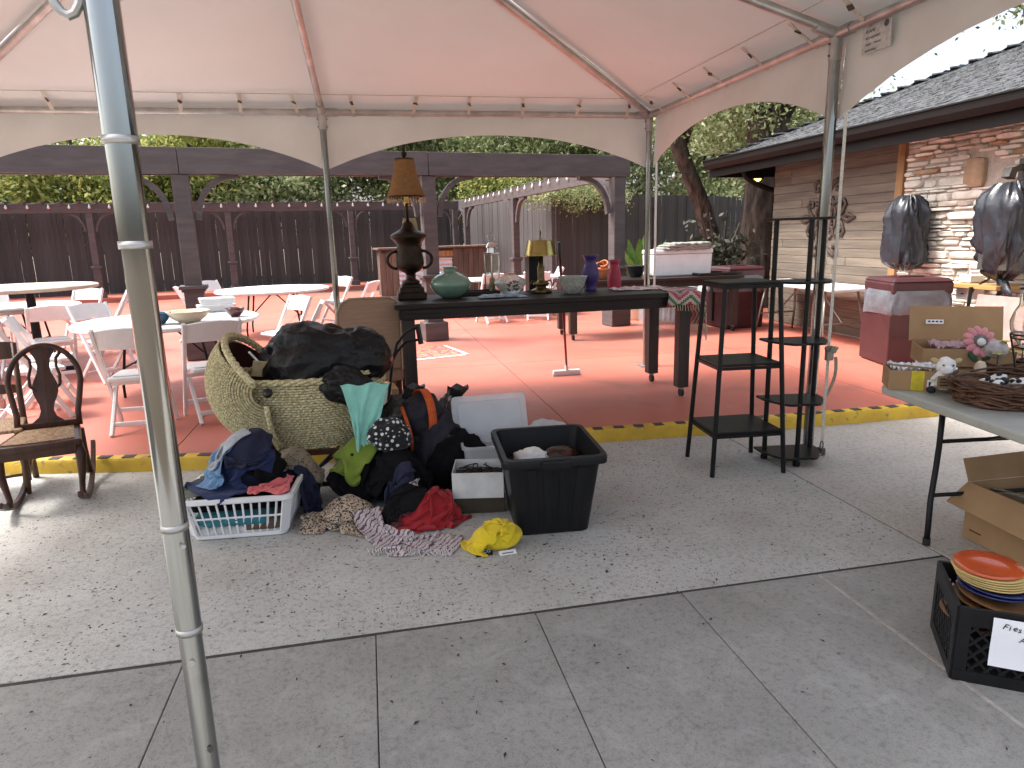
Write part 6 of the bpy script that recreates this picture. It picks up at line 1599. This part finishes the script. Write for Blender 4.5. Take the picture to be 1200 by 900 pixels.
def sampv(A, x, y):
    i = np.clip((x-HX0)/HS, 0, HN-1.001); j = np.clip((y-HY0)/HS, 0, HM-1.001); a = i.astype(int); b = j.astype(int); f = i-a; g = j-b
    return (A[a,b]*(1-f)+A[a+1,b]*f)*(1-g)+(A[a,b+1]*(1-f)+A[a+1,b+1]*f)*g
KEEPOUT = [(.665,1.25,3.25,3.92),(.40,.74,3.70,4.03)]
def garment(name, label, cat, cx, cy, w_, d_, rz, comp, m, seed, n=34, lift=.04, rough=.05, steps=70, iters=4, pull=.0007, thick=.0025, cut=None):
    """a sheet w_ x d_ m dropped, pushed together to comp of its size, and left to buckle over what is below it"""
    rgn = np.random.default_rng(int(seed*100)); nd = max(10, int(n*d_/w_)); NX, NY = n, nd
    u, v = np.meshgrid(np.linspace(-.5,.5,NX)*w_, np.linspace(-.5,.5,NY)*d_, indexing='ij')
    def lowf(k):
        o = np.zeros_like(u)
        for q in range(5):
            fx, fy, p = rgn.uniform(-k,k), rgn.uniform(-k,k), rgn.uniform(0,6.28); o += np.sin(u*fx+v*fy+p)
        return o/2.6
    X = u*comp+rough*lowf(14); Y = v*comp+rough*lowf(14)
    c, s_ = cos(rz), sin(rz); x = cx+X*c-Y*s_; y = cy+X*s_+Y*c
    z = sampv(Hm, x, y)+lift+.035*(lowf(40)+1.4)+.02*rgn.random(u.shape)
    P = np.stack([x,y,z], axis=-1); Q = P.copy()
    hx, hy = w_/(NX-1), d_/(NY-1)
    def con(A, B, L, k):
        d = B-A; l = np.sqrt((d*d).sum(-1))+1e-9; q = (k*.5*(l-L)/l)[...,None]*d; A += q; B -= q
    def solve():
        for o in (0,1): con(P[o:NX-1:2], P[o+1:NX:2], hx, 1.0) if (NX-1-o) % 2 == 0 else con(P[o:NX-1:2][:len(P[o+1:NX:2])], P[o+1:NX:2], hx, 1.0)
        for o in (0,1): con(P[:,o:NY-1:2][:, :P[:,o+1:NY:2].shape[1]], P[:,o+1:NY:2], hy, 1.0)
        dg = math.hypot(hx,hy); con(P[:-1,:-1], P[1:,1:], dg, .3); con(P[:-1,1:], P[1:,:-1], dg, .3)
        for o in (0,1,2,3):
            A, B = P[o:NX-2:4], P[o+2:NX:4]; k_ = min(len(A), len(B)); con(A[:k_], B[:k_], 2*hx, .10)
            A, B = P[:,o:NY-2:4], P[:,o+2:NY:4]; k_ = min(A.shape[1], B.shape[1]); con(A[:,:k_], B[:,:k_], 2*hy, .10)
    for t in range(steps):
        V = (P-Q)*.93; V = np.clip(V, -.03, .03); Q = P.copy(); P += V; P[...,2] -= .0016
        if pull: P[...,0] += (cx-P[...,0])*pull; P[...,1] += (cy-P[...,1])*pull
        for q in range(iters):
            solve()
            h = sampv(Hm, P[...,0], P[...,1])+.006
            hit = P[...,2] < h
            P[...,2] = np.where(hit, h, P[...,2])
            for (x0,x1,y0,y1) in KEEPOUT:
                ins = (P[...,0] > x0) & (P[...,0] < x1) & (P[...,1] > y0) & (P[...,1] < y1)
                dx = P[...,0]-x0; dy = P[...,1]-y0
                P[...,0] = np.where(ins & (dx <= dy), x0, P[...,0]); P[...,1] = np.where(ins & (dy < dx), y0, P[...,1])
        Q[...,0] = np.where(hit, P[...,0]*.97+Q[...,0]*.03, Q[...,0]); Q[...,1] = np.where(hit, P[...,1]*.97+Q[...,1]*.03, Q[...,1])
    # raise the height map with the settled sheet
    F = [P, (P[1:]+P[:-1])/2, (P[:,1:]+P[:,:-1])/2, (P[1:,1:]+P[:-1,:-1])/2]
    for A in F:
        i = np.clip(np.rint((A[...,0]-HX0)/HS).astype(int), 0, HN-1).ravel(); j = np.clip(np.rint((A[...,1]-HY0)/HS).astype(int), 0, HM-1).ravel()
        np.maximum.at(Hm, (i, j), A[...,2].ravel()+.003)
    B = np.pad(Hm, 1, mode='edge'); mid_ = np.median(np.stack([B[1:-1,1:-1],B[:-2,1:-1],B[2:,1:-1],B[1:-1,:-2],B[1:-1,2:]]), axis=0); np.copyto(Hm, np.maximum(Hm*.0+np.minimum(Hm, mid_+.02), mid_))
    org = Vector((cx, cy, float(P[...,2].min())))
    rows = [[Vector(P[i,j])-org for j in range(NY)] for i in range(NX)]
    o = MB().grid(rows).build(name, m, None, smooth=True, loc=org)
    md = o.modifiers.new('s','SUBSURF'); md.levels = 1; md.render_levels = 1
    md = o.modifiers.new('t','SOLIDIFY'); md.thickness = thick; md.offset = 0
    return tag(o, label, cat)
def cloth_m(name, c, c2=None, scale=30, **k): return mat(name, c, .88, c2=c2 or tuple(x*.7 for x in c), scale=scale, sheen=k.pop('sheen',.15), bump=k.pop('bump',.25), bscale=k.pop('bscale',120), **k)
C = {}
C['navy'] = cloth_m('navy_cloth', (.013,.024,.090), sheen=.06); C['dnavy'] = cloth_m('dark_navy', (.007,.010,.036), sheen=.04); C['denim'] = cloth_m('light_denim', (.11,.22,.36), (.075,.16,.28), 60)
C['greywhite'] = cloth_m('grey_lining', (.36,.38,.42)); C['olive'] = cloth_m('olive_cloth', (.075,.095,.058)); C['coral'] = cloth_m('coral_cloth', (.62,.135,.135), (.52,.10,.105), 12)
C['black'] = mat('black_cloth', (.007,.007,.008), .9, scale=30, spec=.15, bump=.25, bscale=120); C['lime'] = cloth_m('lime_cloth', (.17,.24,.022), (.12,.17,.016), 10); C['red'] = cloth_m('red_cloth', (.33,.008,.014), (.26,.006,.010), 12)
C['yellow'] = cloth_m('yellow_cloth', (.66,.50,.012), (.56,.40,.008), 14); C['grey'] = cloth_m('grey_cloth', (.16,.155,.15)); C['greysatin'] = mat('grey_satin', (.30,.29,.27), .4, scale=12, bump=.1)
C['teal'] = cloth_m('teal_cloth', (.02,.16,.20)); C['white'] = cloth_m('white_cloth', (.60,.59,.58)); C['pinkw'] = cloth_m('pale_pink_cloth', (.55,.38,.40)); C['brown'] = cloth_m('brown_cloth', (.10,.06,.035))
C['leopard'] = cloth_m('leopard_print', (.50,.40,.30), (.38,.28,.19), 14)
over(C['leopard'], fac_voronoi(75, .34, .40), (.012,.010,.009)); over(C['leopard'], fac_voronoi(75, .16, .22), (.17,.10,.055))
over(C['leopard'], fac_noise(80, .55, .58), (.014,.011,.010))
C['floral'] = cloth_m('tan_floral', (.25,.20,.13), (.19,.15,.10), 20); over(C['floral'], fac_voronoi(48, .22, .30, thin=(20,.4,.5)), (.055,.05,.04)); over(C['floral'], fac_noise(40, .58, .66), (.05,.045,.04))
C['dots'] = cloth_m('polka_dots', (.012,.012,.013)); over(C['dots'], fac_voronoi(30, .30, .33, rnd=.3), (.68,.68,.66))
C['stripe'] = cloth_m('striped_scarf', (.55,.50,.50), (.48,.43,.43), 20); over(C['stripe'], fac_wave(11, .80, .86, rot=(0,0,.6), distort=5), (.10,.02,.045)); over(C['stripe'], fac_wave(29, .86, .92, rot=(0,0,.6), distort=5), (.16,.12,.14))
# inside the laundry basket, seen between the slats
for k, (nm, m, z, lab) in enumerate((('folded_shirt','white',.05,'white folded cloth in the bottom of the laundry basket'),('folded_shirt','teal',.11,'teal folded cloth seen through the basket slats'),('folded_shirt','brown',.075,'brown patterned cloth seen through the basket slats'),('folded_shirt','black',.175,'black folded cloth under the basket rim'))):
    w_ = (.50,.42,.26,.54)[k]; o_ = (0,-.03,.12,0)[k]; d_ = (.36,.39,.38,.30)[k]; h = (.035,.035,.04,.03)[k]
    q = loft([rr_ring(w_*f,d_*f,z+h*(g-.0),.06) for f, g in ((.9,-1),(1,-.6),(1.01,.3),(.93,1),(.6,1.15))]); q.f.append(tuple(range(len(q.v)-28,len(q.v))))
    for v in q.v: v.x += o_+.012*nz(v.x*9,v.y*9,k); v.y += .01*nz(v.x*14,v.z*30,k+3); v.z += .014*nz(v.x*11,v.y*11,k+6)
    o = q.build(nm, C[m], None, smooth=True, loc=(-.775,3.93,0)); o.rotation_euler = (0,0,radians(-5)); tag(o, lab, 'cloth')
g = garment
# stuffed things under the heap
def stuffed(name, label, loc, r, seed, m, cat='bag', rz=0):
    t = bag_mesh(*r, seed, .06, -.9).xf(Matrix.Translation((0,0,r[2]*.88))).build(name, m, None, smooth=True, loc=loc); t.rotation_euler = (0,0,rz)
    put_dome(loc[0], loc[1], r[0]*1.22, r[1]*1.22, r[2]*2.12, loc[2]); return tag(t, label, cat)
stuffed('cloth_bundle', 'black cloth bundle buried under the lime jacket', (-.10,4.22,0), (.17,.13,.19), 3.1, C['black'], 'clothing')
stuffed('cloth_bundle', 'black cloth bundle buried under the polka-dot bag', (.10,4.08,0), (.17,.15,.155), 4.1, C['black'], 'clothing')
stuffed('cloth_bundle', 'dark bundle inside the laundry basket heap', (-.74,3.98,.20), (.17,.13,.15), 5.1, C['dnavy'], 'clothing')
stuffed('cloth_bundle', 'dark bundle under the tan floral cloth', (-.52,4.20,0), (.14,.12,.17), 6.1, C['dnavy'], 'clothing')
stuffed('cloth_bundle', 'dark bundle under the red shirt', (.22,3.76,0), (.17,.12,.085), 7.1, C['black'], 'clothing')
g('floral_cloth', 'tan floral cloth bunched behind the laundry basket', 'cloth', -.52, 4.20, .62, .52, .2, .70, C['floral'], 2.1)
g('navy_dress', 'dark navy dress slumped at the end of the laundry basket', 'clothing', -.42, 3.95, .42, .62, .15, .60, C['dnavy'], 4.4)
g('black_trousers', 'black trousers spread under the lime jacket', 'clothing', -.08, 4.06, .78, .44, .1, .62, C['black'], 3.3)
g('olive_shirt', 'olive green shirt at the corner of the laundry basket', 'clothing', -.95, 3.95, .40, .42, .1, .60, C['olive'], 6.2)
g('black_skirt', 'black skirt folded on the laundry basket heap', 'clothing', -.68, 3.96, .46, .40, 0, .66, C['black'], 5.1)
g('navy_jacket', 'navy blue jacket heaped over the laundry basket rim', 'clothing', -.83, 3.88, .68, .42, .50, .66, C['navy'], 7.7)
g('navy_sleeve', 'dark navy sleeve lying beside the pale grey lining', 'clothing', -.73, 3.92, .52, .22, 1.0, .74, C['dnavy'], 9.9)
g('denim_shirt', 'light blue denim shirt sleeve on top of the basket heap', 'clothing', -.87, 3.92, .52, .24, .95, .74, C['denim'], 8.3)
g('grey_jacket_lining', 'pale grey jacket lining folded over the denim shirt', 'clothing', -.81, 3.92, .44, .13, .95, .84, C['greywhite'], 9.4, n=30)
g('coral_shirt', 'coral pink shirt draped over the end of the laundry basket', 'clothing', -.60, 3.78, .48, .44, -.2, .70, C['coral'], 10.1)
g('navy_shorts', 'navy shorts under the leopard scarf by the basket', 'clothing', -.38, 3.84, .30, .30, .1, .60, C['navy'], 35.0)
stuffed('cloth_bundle', 'small dark bundle under the leopard print clothes', (-.20,3.84,0), (.13,.08,.055), 8.1, C['brown'], 'clothing')
g('leopard_scarf', 'leopard print scarf crumpled on the concrete', 'scarf', -.32, 3.82, .66, .42, .05, .44, C['leopard'], 11.2)
g('leopard_blouse', 'leopard print blouse beside the striped scarf', 'clothing', -.15, 3.79, .52, .50, .4, .42, C['leopard'], 12.6)
g('grey_satin_top', 'crumpled silver grey satin top above the leopard blouse', 'clothing', -.16, 3.95, .40, .28, .3, .60, C['greysatin'], 13.5)
g('lime_jacket', 'lime green jacket slung across the clothes pile', 'clothing', -.13, 4.20, .70, .40, .80, .66, C['lime'], 14.4)
g('black_shirt', 'black shirt in the middle of the clothes pile', 'clothing', .17, 3.98, .56, .46, .1, .60, C['black'], 15.8)
t = bag_mesh(.12,.09,.105,16.2,.20,-.8).build('dotted_bag', C['dots'], None, smooth=True, loc=(.065,4.10,.42)); tag(t, 'black cloth bag with white polka dots', 'bag'); t.rotation_euler = (.2,.1,.1)
g('black_leggings', 'black leggings heaped against the white box', 'clothing', .30, 3.92, .40, .34, .3, .50, C['black'], 34.0)
g('red_shirt', 'bright red shirt with pale print on the clothes pile', 'clothing', .26, 3.68, .70, .54, .35, .56, C['red'], 17.1)
g('maroon_cloth', 'dark maroon cloth between the red shirt and leopard blouse', 'clothing', .02, 3.72, .34, .36, .6, .52, cloth_m('maroon_cloth', (.10,.012,.020)), 31.0)
g('black_vest', 'black vest folded behind the red shirt', 'clothing', .08, 3.86, .52, .30, .2, .62, C['dnavy'], 19.3)
g('white_blouse', 'striped white blouse half hidden beneath the black cardigan', 'clothing', .06, 3.80, .40, .18, .5, .60, C['stripe'], 33.0)
g('black_cardigan', 'black cardigan lying across the red shirt', 'clothing', .08, 3.72, .36, .26, .9, .56, C['black'], 18.8)
g('striped_scarf', 'white and maroon striped scarf curling round the pile front', 'scarf', .0, 3.56, .60, .24, 1.95, .68, C['stripe'], 20.7)
g('patterned_scarf', 'white and maroon patterned scarf end on the concrete', 'scarf', .20, 3.44, .50, .24, -.35, .62, C['stripe'], 21.9)
stuffed('yellow_cloth', 'bright yellow knit top crumpled before the black tote', (.575,3.285,0), (.125,.09,.062), 22.4, C['yellow'], 'clothing', .1)
g('yellow_cuff', 'bright yellow sleeves folded over the yellow knit top', 'clothing', .52, 3.30, .52, .36, .2, .50, C['yellow'], 23.4, n=38, pull=.0012)
# bird print on the red shirt
pr = cloth_m('pale_print', (.50,.42,.40))
# tags on the yellow top
t = thing('black_hang_tag', 'black hang tag with pale lettering on the yellow top', 'tag', (.485,3.205,.005), radians(8), tilt=(radians(24),0))
MB().lohi((-.045,-.02,0),(.045,.045,.002)).build('card', M['ink'], t); text(t, 'print', 'DECO', .026, Matrix.Translation((-.034,.004,.0024)), M['paper'], .0003)
t = thing('white_hang_tag', 'white paper hang tag lying by the yellow top', 'tag', (.605,3.185,.005), radians(3), tilt=(radians(14),0))
MB().lohi((-.045,-.013,0),(.045,.022,.002)).build('card', M['paper'], t); MB().lohi((-.03,-.004,.0021),(.03,.004,.0028)).build('print', M['grey_felt'], t)
# scarf fringe
fr = MB(); rg = random.Random(6)
for k in range(34):
    x = -.10+.44*k/34; y = 3.46-.12*k/34-.05*sin(k*.3)*0; fr.tube([(x,y-.055,.012),(x+rg.uniform(-.012,.012),y-.085,.008),(x+rg.uniform(-.02,.02),y-.115+rg.uniform(-.01,.01),.005)], .0032, 4)
fo = fr.build('scarf_fringe', C['white'], None); struct(fo, 'stuff'); 
tag(fo, 'cream tassel fringe of the striped scarf on the concrete', 'fringe')
# bin bags and backpack behind the pile
for nm, lab, loc, r, sd_ in (('grey_bin_bag','grey translucent bin bag slumped under the trolley handle',(.19,4.50,0),(.24,.20,.30),3.7),('grey_bin_bag','grey bin bag bulging behind the backpack',(.50,4.62,0),(.20,.18,.27),11.3)):
    t = thing(nm, lab, 'bag', loc); bag_mesh(*r, sd_, .17, -.85).xf(Matrix.Translation((0,0,r[2]*.86))).build('bag_body', M['greybag'], t, smooth=True)
    nk = MB(); nk.grid([[(.03*cos(a)*(1+q*.5)+.02*q, .03*sin(a)*(1+q*.5), r[2]*1.75+.035*q+.012*sin(a*5)) for a in [2*pi*i/20 for i in range(21)]] for q in range(4)]); nk.build('tied_neck', M['greybag'], t, smooth=True)
M['bp'] = mat('backpack_navy', (.014,.012,.022), .75, c2=(.009,.008,.014), scale=14, bump=.35, bscale=60); M['orange_web'] = mat('orange_webbing', (.55,.085,.012), .7, scale=40, bump=.3)
bp = thing('backpack', 'dark backpack with orange strap on top of the bin bags', 'backpack', (.345,4.33,.0), radians(10))
bag_mesh(.19,.16,.24,2.9,.12,-.95).xf(Matrix.Translation((.03,-.02,.24))).build('lower_body', M['bp'], bp, smooth=True)
bag_mesh(.135,.12,.15,6.3,.10,-1).xf(Matrix.Translation((-.045,.02,.46)) @ Euler((0,-.3,0)).to_matrix().to_4x4()).build('upper_body', M['bp'], bp, smooth=True)
for dx in (0,):
    rows = []
    for i in range(23):
        a = radians(-40+200*i/22); rows.append([(-.045+dx+w_+.05*cos(a)*.3-.10*sin(max(0,a-1.6))*.2, .02-.155*cos(a), .465+.172*sin(a)) for w_ in (-.026,0,.026)])
    MB().grid(rows).build('orange_strap', M['orange_web'], bp, smooth=True, solid=.008)
MB().tube([(-.20+.05*i/8,-.02-.10*sin(i*.4),.55-.04*i) for i in range(10)], .013, 6, flat=.4).build('side_strap', M['orange_web'], bp, smooth=True)
MB().tube([(.05,-.16,.36),(.12,-.16,.33),(.17,-.11,.30),(.20,-.02,.34)], .016, 6).build('carry_handle', M['blacksatin'], bp, smooth=True)
jk = bag_mesh(.19,.14,.19,15.1,.16,-.95).xf(Matrix.Translation((0,0,.185))).build('black_jacket', C['black'], None, smooth=True, loc=(.47,4.22,.003)); tag(jk, 'black jacket heaped against the backpack', 'clothing')

# ------------------------------------------------------------------ leaf litter blown over the concrete
lt = MB(); rg = random.Random(21)
for k in range(900):
    x = rg.gauss(.2,1.5) if k % 3 else rg.gauss(-1.6,.8); y = rg.uniform(2.65,4.8) if k % 5 else rg.uniform(1.3,2.6)
    if x > 2.65 or x < -3.3: continue
    a = rg.uniform(0,6.28); l = rg.uniform(.005,.014); w_ = l*rg.uniform(.25,.5); c, s_ = cos(a), sin(a); h = rg.uniform(.001,.004)
    lt.add([(x-c*l,y-s_*l,.0015),(x-s_*w_,y+c*w_,.0015+h),(x+c*l,y+s_*l,.002),(x+s_*w_,y-c*w_,.0015+h*.5)], [(0,3,2,1)])
o = struct(lt.build('leaf_litter', mat('leaf_litter', (.055,.038,.022), .9, c2=(.03,.022,.015), scale=40), None), 'stuff')
tag(o, 'tiny dry leaves and twigs scattered over the concrete', 'leaf litter')
